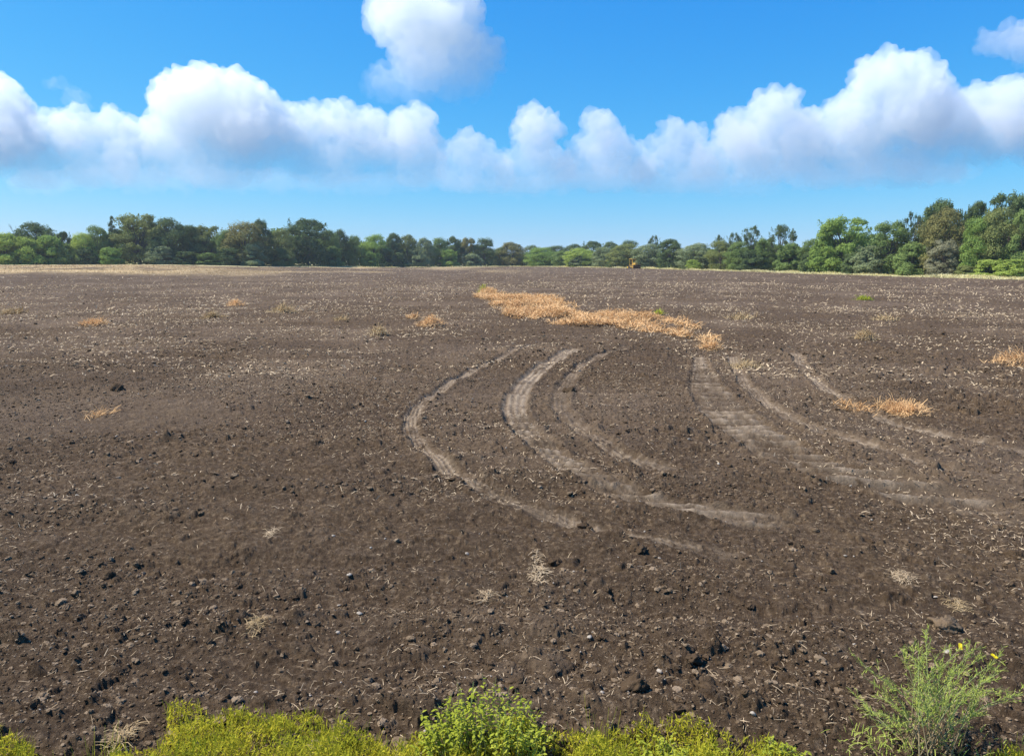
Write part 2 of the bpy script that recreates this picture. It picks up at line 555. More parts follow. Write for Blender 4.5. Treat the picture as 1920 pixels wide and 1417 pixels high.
SOIL = mat_soil(); CLOD = mat_clod(); DARK_CLOD = mat_clod('dark_soil_lump', -0.12, 0.1); PALE_CLOD = mat_clod('pale_soil_lump', 0.2, 0.1)
STRAW = mat_leaf('dry_straw', (0.30, 0.20, 0.095), (0.60, 0.45, 0.25), 0.15)
STRAW_GOLD = mat_leaf('golden_straw', (0.46, 0.25, 0.10), (0.86, 0.58, 0.30), 0.2, noise_scale=0.8)
STRAW_PALE = mat_leaf('pale_straw', (0.28, 0.195, 0.11), (0.68, 0.52, 0.33), 0.15)
DRY_GRASS = mat_leaf('dry_grass_blades', (0.52, 0.45, 0.19), (0.85, 0.77, 0.45), 0.2, noise_scale=0.15)
BARK = mat_flat('bark', (0.12, 0.10, 0.085), 0.9, 0.35, 3)
STONE = mat_flat('pale_stone', (0.34, 0.285, 0.22), 0.85, 0.2, 8)
TONES = {
    'dark': mat_leaf('foliage_dark', (0.078, 0.115, 0.050), (0.172, 0.222, 0.080), 0.3, noise_scale=3.5),
    'green': mat_leaf('foliage_green', (0.131, 0.190, 0.063), (0.286, 0.364, 0.110), 0.33, noise_scale=3.5),
    'bright': mat_leaf('foliage_bright', (0.174, 0.262, 0.063), (0.358, 0.465, 0.115), 0.36, noise_scale=3.5),
    'lime': mat_leaf('foliage_lime', (0.243, 0.324, 0.069), (0.516, 0.597, 0.136), 0.36, noise_scale=3.5),
    'olive': mat_leaf('foliage_olive', (0.160, 0.182, 0.064), (0.319, 0.344, 0.114), 0.33, noise_scale=3.5),
    'brown': mat_leaf('foliage_brown', (0.166, 0.164, 0.061), (0.358, 0.320, 0.115), 0.33, noise_scale=3.0),
    'grey': mat_leaf('foliage_grey', (0.166, 0.201, 0.097), (0.319, 0.364, 0.179), 0.3, noise_scale=3.5),
    'twig': mat_leaf('foliage_twig', (0.198, 0.195, 0.110), (0.344, 0.325, 0.192), 0.2, noise_scale=3.0),
}

# -------------------------------------------------------------------- ground
def build_ground():
    th_in = np.linspace(-R(47), R(47), 1640)
    th_out = np.linspace(R(47), 2 * math.pi - R(47), 150)[1:-1]
    th = np.concatenate([th_in, th_out])
    nt_ = len(th)
    rr = [0.25, 0.7, 1.2, 1.7, 2.1, 2.4, 2.6, 2.75]
    r = 2.85
    while r < 420:
        rr.append(r)
        r *= 1 + (0.0026 if r < 13 else 0.0036 if r < 40 else 0.007)
    for r in (430, 460, 500, 600, 800, 1200, 2000, 3000, 4000):
        rr.append(r)
    rr = np.array(rr); nr_ = len(rr)
    TH, RR = np.meshgrid(th, rr)
    x = (RR * np.sin(TH)).ravel(); y = (RR * np.cos(TH)).ravel()
    z, dust, straw, dry, verge, tid, mask = field_at(x, y)
    V = np.stack([x, y, z], 1)
    c0 = len(V)
    V = np.concatenate([V, [[0, 0, 0]]])
    j = np.arange(nt_)[None, :]; i = np.arange(nr_ - 1)[:, None]; j2 = (j + 1) % nt_
    Q = np.stack([i * nt_ + j, (i + 1) * nt_ + j, (i + 1) * nt_ + j2, i * nt_ + j2], -1).reshape(-1, 4)[:, ::-1]
    T = np.stack([np.full(nt_, c0), np.arange(nt_), (np.arange(nt_) + 1) % nt_], 1)[:, ::-1]
    at4 = np.concatenate([np.stack([dust, straw, dry, verge], 1), [[0, 0, 0.4, 0]]])
    inter = np.where(mask > 0.45, tid, -1)
    q = inter[Q]
    fid = np.where((q == q[:, :1]).all(1), q[:, 0], -1)

    def emit(name, Qs, Ts):
        used = np.zeros(len(V), bool); used[Qs.ravel()] = True
        if len(Ts): used[Ts.ravel()] = True
        new = np.cumsum(used) - 1
        me = make_mesh(name, V[used], new[Qs], new[Ts] if len(Ts) else np.zeros((0, 3), np.int64), SOIL, True)
        a = me.attributes.new('soil', 'FLOAT_COLOR', 'POINT')
        a.data.foreach_set('color', np.ascontiguousarray(at4[used], np.float32).ravel())
        return link(name, me)
    o = emit('ploughed_field', Q[fid < 0], T)
    tag(o, 'dark brown ploughed field of crumbly soil stretching to the treeline', kind='structure')
    for k, tr in enumerate(TRACKS):
        if (fid == k).sum() > 50:
            o = emit('tyre_track', Q[fid == k], np.zeros((0, 3), np.int64))
            tag(o, tr[5], kind='structure')


build_ground()


def zed(x, y):
    return field_at(np.atleast_1d(np.asarray(x, float)), np.atleast_1d(np.asarray(y, float)))[0]


# -------------------------------------------------------------- loose clods
def ico(sub):
    import bmesh
    bm = bmesh.new()
    bmesh.ops.create_icosphere(bm, subdivisions=sub, radius=1)
    bm.verts.ensure_lookup_table()
    V = np.array([v.co[:] for v in bm.verts]); T = np.array([[v.index for v in f.verts] for f in bm.faces])
    bm.free()
    return V, T


def lump_shape(sub, seed):
    V, T = ico(sub)
    rg = np.random.default_rng(seed)
    dirs = unit(rg.normal(size=(9, 3))); amp = rg.uniform(0.55, 1.0, 9)
    # chop the ball with random planes, then roughen: an angular crumb
    f = np.ones(len(V))
    for d, a in zip(dirs, amp):
        c = V @ d
        f = np.minimum(f, np.where(c > 0.05, a / np.maximum(c, 0.05), 9))
    V = V * np.clip(f, 0.4, 1.1)[:, None]
    V += V * (0.55 * (fbm(V[:, 0] * 1.9 + V[:, 2] * 0.7 + seed, V[:, 1] * 1.9 + V[:, 2] * 1.7, seed, 4, 0.6))[:, None])
    return V, T


LUMPS1 = [lump_shape(1, 30 + i) for i in range(8)]
LUMPS2 = [lump_shape(2, 50 + i) for i in range(6)]
LUMPS3 = [lump_shape(3, 70 + i) for i in range(6)]


def rotmats(n, rng):
    q = unit(rng.normal(size=(n, 4)))
    w, x, y, z = q.T
    return np.stack([np.stack([1 - 2 * (y * y + z * z), 2 * (x * y - z * w), 2 * (x * z + y * w)], 1),
                     np.stack([2 * (x * y + z * w), 1 - 2 * (x * x + z * z), 2 * (y * z - x * w)], 1),
                     np.stack([2 * (x * z - y * w), 2 * (y * z + x * w), 1 - 2 * (x * x + y * y)], 1)], 1)


def scatter(shapes, P, rad, rng, acc):
    k = rng.integers(0, len(shapes), len(P))
    for i, (V, T) in enumerate(shapes):
        s = np.nonzero(k == i)[0]
        if len(s) == 0:
            continue
        M = rotmats(len(s), rng)
        sc = rad[s, None] * rng.uniform(0.7, 1.25, (len(s), 3)) * np.array([1.2, 1.2, 0.75])
        A = np.einsum('nij,vj->nvi', M, V) * sc[:, None, :] + P[s, None, :]
        F = T[None] + (np.arange(len(s)) * len(V))[:, None, None]
        acc.add(A.reshape(-1, 3), T=F.reshape(-1, 3))


def sector(n, r0, r1, half, rng, power=1.0):
    """points in a fan on the ground, denser near the viewer with power < 1"""
    u = rng.random(n)
    if power == 1.0:
        r = np.sqrt(r0 * r0 + u * (r1 * r1 - r0 * r0))
    else:
        r = r0 * (r1 / r0) ** u
    t = rng.uniform(-half, half, n)
    return r * np.sin(t), r * np.cos(t)


def build_clods():
    rg = np.random.default_rng(3)
    acc = Acc()
    for n, r0, r1, s0, s1, shp, pw in ((8000, 3.2, 9, 0.006, 0.030, LUMPS3, 1), (10000, 8, 22, 0.010, 0.040, LUMPS2, 1), (85000, 3.2, 9, 0.003, 0.014, LUMPS1, 1), (85000, 8.5, 24, 0.007, 0.024, LUMPS1, 1),
                                       (8000, 20, 60, 0.02, 0.065, LUMPS2, 2), (5000, 55, 190, 0.03, 0.08, LUMPS2, 2)):
        x, y = sector(n, r0, r1, R(44), rg, pw)
        dens = fbm(x * 0.5, y * 0.4, 71, 3) + 0.6 * fbm(x * 0.16 + 0.25 * y, y * 1.25 - 0.04 * x, 75, 3) + 0.18 * rg.normal(size=n)
        keep = dens > -0.10
        x, y = x[keep], y[keep]
        z, dust, straw, dry, verge, tid, mask = field_at(x, y)
        keep = (mask < 0.3) & (verge < 0.2) & (straw < 0.5)
        x, y, z = x[keep], y[keep], z[keep]
        rad = s0 + (s1 - s0) * rg.random(len(x)) ** 3.5
        scatter(shp, np.stack([x, y, z + rad * 0.12], 1), rad, rg, acc)
    tag(link('soil_clods', acc.mesh('soil_clods', CLOD, False)), 'loose dark brown soil clods strewn over the ploughed field', kind='stuff')
    # pale pebbles
    acc = Acc()
    x, y = sector(330, 3.4, 60, R(40), rg, 2)
    z, *_r, tid, mask = field_at(x, y)
    rad = 0.004 + 0.012 * rg.random(len(x)) ** 3 + 0.0004 * np.hypot(x, y)
    scatter(LUMPS2, np.stack([x, y, z + rad * 0.5], 1), rad, rg, acc)
    tag(link('pebbles', acc.mesh('pebbles', STONE, True)), 'tiny pale pebbles scattered over the dark soil', kind='stuff')


build_clods()

BIG_CLODS = [  # photo x, y, radius m, label
    (1192, 1303, 0.10, 'large dark clod with a shaded hollow, left of the two nearest big clods'),
    (1322, 1303, 0.085, 'large dark flat clod, right of the two nearest big clods'),
    (965, 1280, 0.085, 'dark rough clod directly behind the leafy green weed'),
    (1775, 1185, 0.12, 'big pale rounded clod behind the wiry weed with yellow flowers'),
    (1040, 1042, 0.075, 'smooth dark clod beside a pale scrap of straw in mid foreground'),
    (360, 1088, 0.07, 'upright dark clod among straw bits on the left foreground'),
    (208, 1081, 0.07, 'dark rounded clod in left foreground, left of the upright one'),
    (224, 735, 0.16, 'black clod sitting alone in the left middle of the field'),
    (1100, 978, 0.09, 'dark clod lying on the outer tyre track where it fades out'),
    (880, 1288, 0.07, 'dark clod on the soil behind the left side of the leafy green weed'),
    (1195, 1030, 0.08, 'grey brown clod right of the fading outer tyre track'),
    (1905, 1040, 0.09, 'dark jagged clod at the right edge of the near field'),
    (1300, 1240, 0.08, 'crumbly dark clod behind the two nearest big clods'),
    (1450, 1250, 0.08, 'crumbly dark clod left of the wiry weed with yellow flowers'),
    (1070, 740, 0.15, 'dark clod resting on the inside bend of the inner tyre track'),
]
for i, (px, py, rad, lab) in enumerate(BIG_CLODS):
    x, y = ground_pt(px, py)
    rg = np.random.default_rng(400 + i)
    V, T = lump_shape(4, 140 + i)
    V = V * 0.8 * rad * rg.uniform(0.75, 1.2, 3) * np.array([1.15, 1.0, 0.72])
    f = 0.75 / rad * 2.2
    V = V + unit(V) * (0.42 * rad * fbm(V[:, 0] * f + V[:, 2] * f * .6 + i, V[:, 1] * f + V[:, 2] * f * .8, 9, 5, 0.62))[:, None]
    me = make_mesh('soil_clod', V, np.zeros((0, 4), np.int64), T, PALE_CLOD if lab.startswith('big pale') else DARK_CLOD, True)
    o = link('soil_clod', me)
    o.location = (x, y, float(zed(x, y)[0]) + rad * 0.05)
    o.rotation_euler = (0, 0, rg.uniform(0, 6))
    tag(o, lab, 'soil clod', 'large soil clods')


# ---------------------------------------------------------------- straw bits
def blades(P, dirs, L, Wd, bend, rng):
    """bent strips of two quads: base point, horizontal-ish direction, length, width"""
    n = len(P)
    up = np.tile([0, 0, 1.0], (n, 1))
    side = unit(np.cross(dirs, up + 0.3 * rng.normal(size=(n, 3))))
    L = L[:, None]; Wd = Wd[:, None]
    mid = P + dirs * L * 0.5 + up * bend[:, None] * L
    tip = P + dirs * L
    V = np.stack([P - side * Wd / 2, P + side * Wd / 2, mid + side * Wd / 2, mid - side * Wd / 2, tip + side * Wd * 0.3, tip - side * Wd * 0.3], 1)
    b = np.arange(n)[:, None] * 6
    Q = np.concatenate([b + np.array([[0, 1, 2, 3]]), b + np.array([[3, 2, 4, 5]])], 0)
    return V.reshape(-1, 3), Q


def lying_dirs(n, rng, lift):
    a = rng.uniform(0, 2 * math.pi, n)
    e = rng.normal(0, lift, n)
    return np.stack([np.cos(a) * np.cos(e), np.sin(a) * np.cos(e), np.sin(np.abs(e))], 1)


def build_litter():
    rg = np.random.default_rng(21)
    acc = Acc()
    for n, r0, r1, l0, l1, w0, w1 in ((11000, 3.2, 9, .012, .075, .002, .005), (34000, 8, 20, .02, .09, .004, .011), (46000, 18, 45, .04, .16, .014, .038),
                                      (38000, 40, 90, .10, .30, .024, .06), (26000, 80, 235, .2, .6, .03, .08)):
        x, y = sector(n, r0, r1, R(42), rg)
        k = fbm(x * 0.35, y * 0.25, 91, 4) + 0.5 * fbm(x * 2, y * 2, 92, 2) + 0.22 * rg.normal(size=n)
        keep = (k > -0.02) & (y < edge_depth(px_of(x, y)) - 8)
        x, y = x[keep], y[keep]
        z, dust, straw, *_ = field_at(x, y)
        m = len(x)
        L = l0 + (l1 - l0) * rg.random(m) ** 2; Wd = w0 + (w1 - w0) * rg.random(m)
        V, Q = blades(np.stack([x, y, z + 0.004 + Wd * 0.3], 1), lying_dirs(m, rg, 0.28), L, Wd, rg.uniform(-0.05, 0.2, m), rg)
        acc.add(V, Q)
    tag(link('straw_litter', acc.mesh('straw_litter', STRAW_PALE)), 'short pale straw bits scattered across the ploughed soil', kind='stuff')
    # stubble strip near the left treeline
    acc = Acc()
    x, y = sector(60000, 95, 190, R(42), rg)
    z, dust, straw, *_ = field_at(x, y)
    keep = (straw > 0.35) & (y < edge_depth(px_of(x, y)) - 3)
    x, y, z = x[keep], y[keep], z[keep]; m = len(x)
    V, Q = blades(np.stack([x, y, z], 1), unit(lying_dirs(m, rg, 0.3) + np.array([0, 0, 0.5])), rg.uniform(.10, .35, m), rg.uniform(.03, .07, m), rg.uniform(0, .2, m), rg)
    acc.add(V, Q)
    tag(link('stubble', acc.mesh('stubble', STRAW)), 'tan strip of cut stubble below the left treeline', kind='stuff')
    # dry grass verge along the treeline
    acc = Acc()
    n = 60000
    px = rg.uniform(560, 2150, n)
    D = edge_depth(px) - rg.uniform(2.5, 11.5, n)
    keep = (px > 1000) | (rg.random(n) < 0.25)
    px, D = px[keep], D[keep]; n = len(px)
    x = (px - W0 / 2) / FPX * D * math.cos(PITCH) / 0.9877; y = D
    tall = np.clip(0.55 + 1.2 * fbm(x * 0.25, y * 0.25, 95, 3), 0.1, 1.2)
    z = zed(x, y)
    d = unit(lying_dirs(n, rg, 0.4) * 0.9 + np.array([0, 0, 0.7]))
    V, Q = blades(np.stack([x, y, z - 0.02], 1), d, rg.uniform(.25, .7, n) * tall, rg.uniform(.03, .08, n), rg.uniform(-.05, .15, n), rg)
    acc.add(V, Q)
    tag(link('dry_grass', acc.mesh('dry_grass', DRY_GRASS)), 'narrow verge of pale dry grass between the soil and the trees', kind='stuff')


build_litter()


def heap(name, px, py, wpx, hpx, n, mat, label, cat, seed, lean=0.08, blade=(0.08, 0.26, 0.005, 0.014), low=1.0):
    """a tuft of loose straw blades piled over a low mound"""
    rg = np.random.default_rng(seed)
    x0, y0 = ground_pt(px, py)
    dist = math.hypot(x0, y0)
    wm = wpx / FPX * dist; hm = hpx / FPX * dist
    n = int(n * (1.7 if dist > 12 else 1.4))
    q = rg.normal(size=(n, 2)) * np.array([wm * 0.27, wm * 0.20 + 0.1])
    if dist < 12:
        q = q * 0.55
    rad = np.hypot(q[:, 0] / (wm * 0.5), q[:, 1] / (wm * 0.4 + 0.2))
    keep = rad < (1.25 if dist > 12 else 0.62)
    q = q[keep]; rad = rad[keep]; n = len(q)
    x = x0 + q[:, 0]; y = y0 + q[:, 1]
    clump = np.clip(0.6 + 1.6 * fbm(x * 2.2, y * 2.2, seed, 3), 0.1, 1.3)
    top = np.clip(1 - rad ** 2, 0, 1) * hm * clump * low
    z = zed(x, y)
    zz = z + top * rg.random(n) ** 0.6
    d = unit(lying_dirs(n, rg, 0.5) + np.array([0, 0, lean]))
    sc = max(1.0, dist / 18.0)
    if dist < 12:
        d = unit(d * np.array([1, 1, 0.14]))
        blade = (0.02, 0.10, 0.002, 0.005)
    V, Q = blades(np.stack([x - x0, y - y0, zz], 1), d, rg.uniform(blade[0], blade[1], n) * sc ** 0.4,
                  rg.uniform(blade[2], blade[3], n) * sc, rg.uniform(-.05, .25, n), rg)
    zb = float(z.min())
    V[:, 2] -= zb
    o = link(name, make_mesh(name, V, Q, np.zeros((0, 3), np.int64), mat))
    o.location = (x0, y0, zb)
    tag(o, label, cat, 'tufts of dry straw on the soil')
    return o


HEAPS = [
    (176, 610, 36, 16, 260, STRAW_GOLD, 'golden straw tuft standing alone in the left part of the field'),
    (22, 590, 42, 9, 200, STRAW, 'flat tan straw tuft at the left edge of the field'),
    (400, 597, 32, 13, 220, STRAW, 'small tan straw tuft, nearest of the three left of centre far off'),
    (443, 574, 26, 9, 160, STRAW_GOLD, 'small orange straw tuft, middle one of three left of centre far off'),
    (530, 586, 46, 13, 260, STRAW, 'wide tan straw tuft, rightmost of three left of centre far off'),
    (808, 612, 44, 18, 360, STRAW_GOLD, 'orange brown straw tuft left of the long straw swath'),
    (775, 597, 22, 9, 110, STRAW_GOLD, 'tiny orange straw tuft just behind the orange brown one'),
    (712, 630, 34, 13, 200, STRAW, 'brownish straw tuft left of the orange brown tuft'),
    (640, 603, 26, 9, 130, STRAW, 'thin straw tuft between the wide tan tuft and the brownish tuft'),
    (1331, 657, 36, 12, 260, STRAW_GOLD, 'bright golden straw tuft at the near end of the long straw swath'),
    (1622, 637, 34, 16, 220, STRAW, 'tan straw tuft right of the long straw swath'),
    (1390, 598, 46, 8, 170, STRAW, 'flat straw tuft off the right side of the long straw swath'),
    (1660, 600, 40, 7, 140, STRAW, 'flat pale straw tuft in the far right of the field'),
    (1692, 772, 62, 22, 700, STRAW_GOLD, 'large orange straw tuft at the bottom of the right tyre track'),
    (1605, 766, 60, 5, 130, STRAW_GOLD, 'thin trail of orange straw left of the large orange tuft'),
    (1900, 682, 60, 15, 320, STRAW_GOLD, 'orange straw tuft cut off by the right edge of the photo'),
    (1398, 688, 50, 12, 220, STRAW, 'tan straw tuft at the top of the thin pale tyre track'),
    (1010, 1085, 62, 14, 140, STRAW_PALE, 'pale twiggy straw tuft in mid foreground right of centre'),
    (912, 1122, 44, 14, 70, STRAW_PALE, 'small pale straw tuft left of the twiggy one in the foreground'),
    (1005, 1034, 34, 6, 70, STRAW_PALE, 'pale flat scrap of straw beside the smooth dark clod'),
    (510, 1005, 34, 5, 60, STRAW_PALE, 'pale flat scrap of straw in the left foreground'),
    (1690, 1086, 60, 10, 160, STRAW_PALE, 'pale yellow straw tuft on the right foreground soil'),
    (1795, 1135, 60, 6, 110, STRAW, 'thin line of tan straw on the right foreground soil'),
    (480, 1178, 66, 8, 100, STRAW, 'tan straw lying over a low soil ridge in the left foreground'),
    (232, 1398, 36, 26, 120, STRAW, 'dry tan grass tuft between the two yellow green patches bottom left'),
    (185, 775, 30, 14, 60, STRAW_GOLD, 'faint rusty tuft in the left middle of the field'),
]
for i, hp in enumerate(HEAPS):
    heap('straw_tuft', *hp[:6], hp[6], 'straw tuft', 500 + i)


def build_swath():
    rg = np.random.default_rng(77)
    lo = SWATH_POLY.min(0); hi = SWATH_POLY.max(0)
    n = 120000
    x = rg.uniform(lo[0], hi[0], n); y = rg.uniform(lo[1], hi[1], n)
    # ragged outline
    k = inside(SWATH_POLY, x + 1.2 * fbm(x * .5, y * .3, 3, 3), y + 5 * fbm(x * .4, y * .2, 4, 3))
    x, y = x[k], y[k]
    cl = fbm(x * 0.55, y * 0.30, 15, 4)
    k = cl + 0.7 * fbm(x * 1.3, y * 0.6, 17, 3) + 0.8 * fbm(x * 3.1, y * 1.2, 18, 2) + 0.10 * rg.normal(size=len(x)) + 0.22 * S((36 - y) / 8) > -0.02
    x, y, cl = x[k], y[k], cl[k]; n = len(x)
    k = rg.random(n) < 34000 / n
    x, y, cl = x[k], y[k], cl[k]; n = len(x)
    z = zed(x, y)
    top = np.clip(0.06 + 0.55 * cl + 0.3 * fbm(x * 1.7, y * 1.1, 16, 3), 0.01, 0.34)
    zz = z + top * rg.random(n) ** 0.7
    d = unit(lying_dirs(n, rg, 0.35))
    V, Q = blades(np.stack([x, y, zz], 1), d, rg.uniform(.10, .4, n), rg.uniform(.012, .04, n), rg.uniform(-.05, .25, n), rg)
    c = V.mean(0); c[2] = 0
    o = link('straw_swath', make_mesh('straw_swath', V - c, Q, np.zeros((0, 3), np.int64), STRAW_GOLD))
    o.location = c
    tag(o, 'long golden orange swath of loose straw slanting across the middle of the field', 'straw swath')


build_swath()

# --------------------------------------------------------------------- trees
def crown_leaves(kind, seed):
    """leaf cards and limbs of one tree, one metre tall, half a metre to each side"""
    rg = np.random.default_rng(seed)
    lobes = []
    cfg = dict(round=(34, 0.11, 0.20, 0.10, 0.88), tall=(44, 0.09, 0.16, 0.08, 0.92), ragged=(56, 0.07, 0.14, 0.10, 0.90),
               open=(26, 0.045, 0.10, 0.45, 0.95), shrub=(30, 0.10, 0.22, 0.08, 0.86), juniper=(22, 0.08, 0.15, 0.08, 0.93))[kind]
    nl, r0, r1, z0, z1 = cfg
    shoots = []
    for i in range(nl):
        u = (i + rg.random()) / nl
        z = z0 + (z1 - z0) * u
        t = (z - z0) / (z1 - z0)
        if kind == 'round': prof = 0.40 * math.sqrt(max(0.02, 1 - (max(t - 0.35, 0) / 0.66) ** 2)) * (0.85 + 0.15 * min(1, t / 0.3))
        elif kind == 'tall': prof = 0.38 * (0.75 + 0.35 * math.sin(math.pi * min(1, t * 1.05))) * (1 - 0.5 * max(0, t - 0.75) / 0.25)
        elif kind == 'ragged': prof = 0.42 * (0.8 + 0.25 * math.sin(math.pi * t)) * (1 - 0.25 * t)
        elif kind == 'open': prof = 0.42 * math.sin(math.pi * (0.2 + 0.75 * t)) ** 0.7
        elif kind == 'shrub': prof = 0.40 * (max(0.0, 1 - t) ** 0.6 + 0.12)
        else: prof = 0.36 * (1 - t) ** 0.9 + 0.02
        a = rg.uniform(0, 2 * math.pi)
        q = prof * math.sqrt(rg.uniform(0.25, 1))
        rad = rg.uniform(r0, r1) * (1.0 if kind != 'juniper' else (1.1 - 0.6 * t))
        zz = min(z, 1 - rad * 0.85)
        lobes.append((q * math.cos(a), q * math.sin(a), zz, rad))
    lobes = np.array(lobes)
    if kind in ('ragged', 'tall', 'open', 'shrub'):
        # leafy shoots poking out of the top
        for i in range(26 if kind != 'tall' else 16):
            a = rg.uniform(0, 6.283); q = 0.40 * math.sqrt(rg.random())
            b0 = np.array([q * math.cos(a), q * math.sin(a), rg.uniform(0.60, 0.84)])
            dv = unit(np.array([math.cos(a) * .45, math.sin(a) * .45, 1.0]) + rg.normal(0, .2, 3)) * rg.uniform(0.08, 0.19)
            dv[2] = min(dv[2], 0.99 - b0[2])
            m = 42; u = rg.random(m)
            shoots.append(b0 + dv * u[:, None] + rg.normal(0, 1, (m, 3)) * (0.030 * (1.15 - u))[:, None])
    per = dict(round=480, tall=440, ragged=330, open=150, shrub=480, juniper=420)[kind]
    size = dict(round=0.028, tall=0.027, ragged=0.027, open=0.023, shrub=0.045, juniper=0.024)[kind]
    P = []; N = []
    for (x, y, z, rad) in lobes:
        n = int(per * (rad / ((r0 + r1) / 2)) ** 1.6) + 14
        d = unit(rg.normal(size=(n, 3)))
        d[:, 2] = np.where(d[:, 2] < -0.3, -d[:, 2] * 0.5, d[:, 2])
        d = unit(d)
        rr = rad * (0.55 + 0.58 * rg.random((n, 1)) ** 0.8)
        wob = 1 + 0.5 * fbm(d[:, 0] * 2.2 + x * 31, d[:, 1] * 2.2 + d[:, 2] * 2 + y * 17, seed, 2)
        p = np.array([x, y, z]) + d * rr * wob[:, None] * np.array([1, 1, 0.82])
        # hide what lies deep inside neighbouring lobes
        dist = np.linalg.norm(p[:, None, :] - lobes[None, :, :3], axis=2) / lobes[None, :, 3]
        deep = (dist < 0.55).any(1) & (rg.random(n) > 0.15)
        p = p[~deep]; d = d[~deep]
        P.append(p); N.append(unit(d + 0.38 * rg.normal(size=d.shape) + np.array([0, 0, 0.15])))
    for q in shoots:
        P.append(q); N.append(unit(rg.normal(size=q.shape) + np.array([0, 0, 0.4])))
    P = np.concatenate(P); N = np.concatenate(N)
    if kind in ('round', 'shrub', 'tall', 'ragged', 'juniper'):
        # low skirt of leaves down to the grass
        n = 1500 if kind != 'ragged' else 1200
        a = rg.uniform(0, 6.283, n); q = (0.40 if kind != 'juniper' else 0.34) * np.sqrt(rg.uniform(0.3, 1, n))
        z = rg.uniform(0.0, 0.22, n)
        P = np.concatenate([P, np.stack([q * np.cos(a), q * np.sin(a), z], 1)])
        dd = np.stack([np.cos(a), np.sin(a), np.full(n, 0.4)], 1)
        N = np.concatenate([N, unit(dd + 0.5 * rg.normal(size=dd.shape))])
    k = P[:, 2] > 0.005
    P = P[k]; N = N[k]
    s = size * rg.uniform(0.6, 1.35, len(P))
    V, Q = leaf_cards(P, N, s, s * 0.72, rng=rg)
    crown = make_mesh('crown', V, Q, np.zeros((0, 3), np.int64), TONES['green'])
    # trunk with limbs
    acc = Acc()
    bend = rg.normal(0, 0.02, (5, 2)).cumsum(0)
    tz = np.linspace(-0.02, 0.62, 5)
    tp = np.stack([bend[:, 0], bend[:, 1], tz], 1); tp[0, :2] *= 0.3
    acc.add(*tube(tp, [0.026, 0.021, 0.017, 0.013, 0.008], 7))
    for (x, y, z, rad) in lobes:
        s = min(0.55, z * 0.55) * rg.uniform(0.6, 1.0)
        b = np.array([np.interp(s, tz, tp[:, 0]), np.interp(s, tz, tp[:, 1]), s])
        e = np.array([x, y, z])
        mid = (b + e) / 2 + np.array([0, 0, -0.03]) + rg.normal(0, 0.02, 3)
        acc.add(*tube([b, mid, e], [0.008, 0.006, 0.002], 4))
        if kind == 'open':
            for k in range(4):
                e2 = e + unit(rg.normal(size=3) + np.array([0, 0, 0.6])) * rad * 1.3
                acc.add(*tube([mid * 0.4 + e * 0.6, (e + e2) / 2, e2], [0.004, 0.003, 0.001], 3))
    trunk = acc.mesh('trunk', BARK, True)
    return crown, trunk


def bare_tree_meshes(seed):
    rg = np.random.default_rng(seed)
    trunk = Acc(); twig = Acc()
    trunk.add(*tube([(0, 0, -.02), (.01, 0, .3), (-.01, .01, .6)], [.03, .022, .013], 7))

    def grow(p, d, L, r, lev):
        q = p + d * L
        m = (p + q) / 2 + rg.normal(0, 0.05 * L, 3)
        (trunk if lev < 1 else twig).add(*tube([p, m, q], [r, r * .8, r * .5], 5 if lev < 1 else 3))
        if lev < 3:
            for _ in range(3):
                grow(q if rg.random() < .6 else m, unit(d + rg.normal(0, 0.55, 3) + np.array([0, 0, .15])), L * 0.66, r * .55, lev + 1)
    for _ in range(6):
        a = rg.uniform(0, 6.283)
        grow(np.array([0, 0, rg.uniform(.3, .6)]), unit(np.array([math.cos(a) * .7, math.sin(a) * .7, .8])), 0.18, 0.011, 0)
    return twig.mesh('branches', BARK, True), trunk.mesh('trunk', BARK, True)


PROTO = {}
for k, cnt in (('round', 4), ('tall', 3), ('ragged', 3), ('open', 2), ('shrub', 4), ('juniper', 1)):
    PROTO[k] = [crown_leaves(k, 1000 + 37 * len(PROTO) + i) for i in range(cnt)]
BARE = bare_tree_meshes(5)

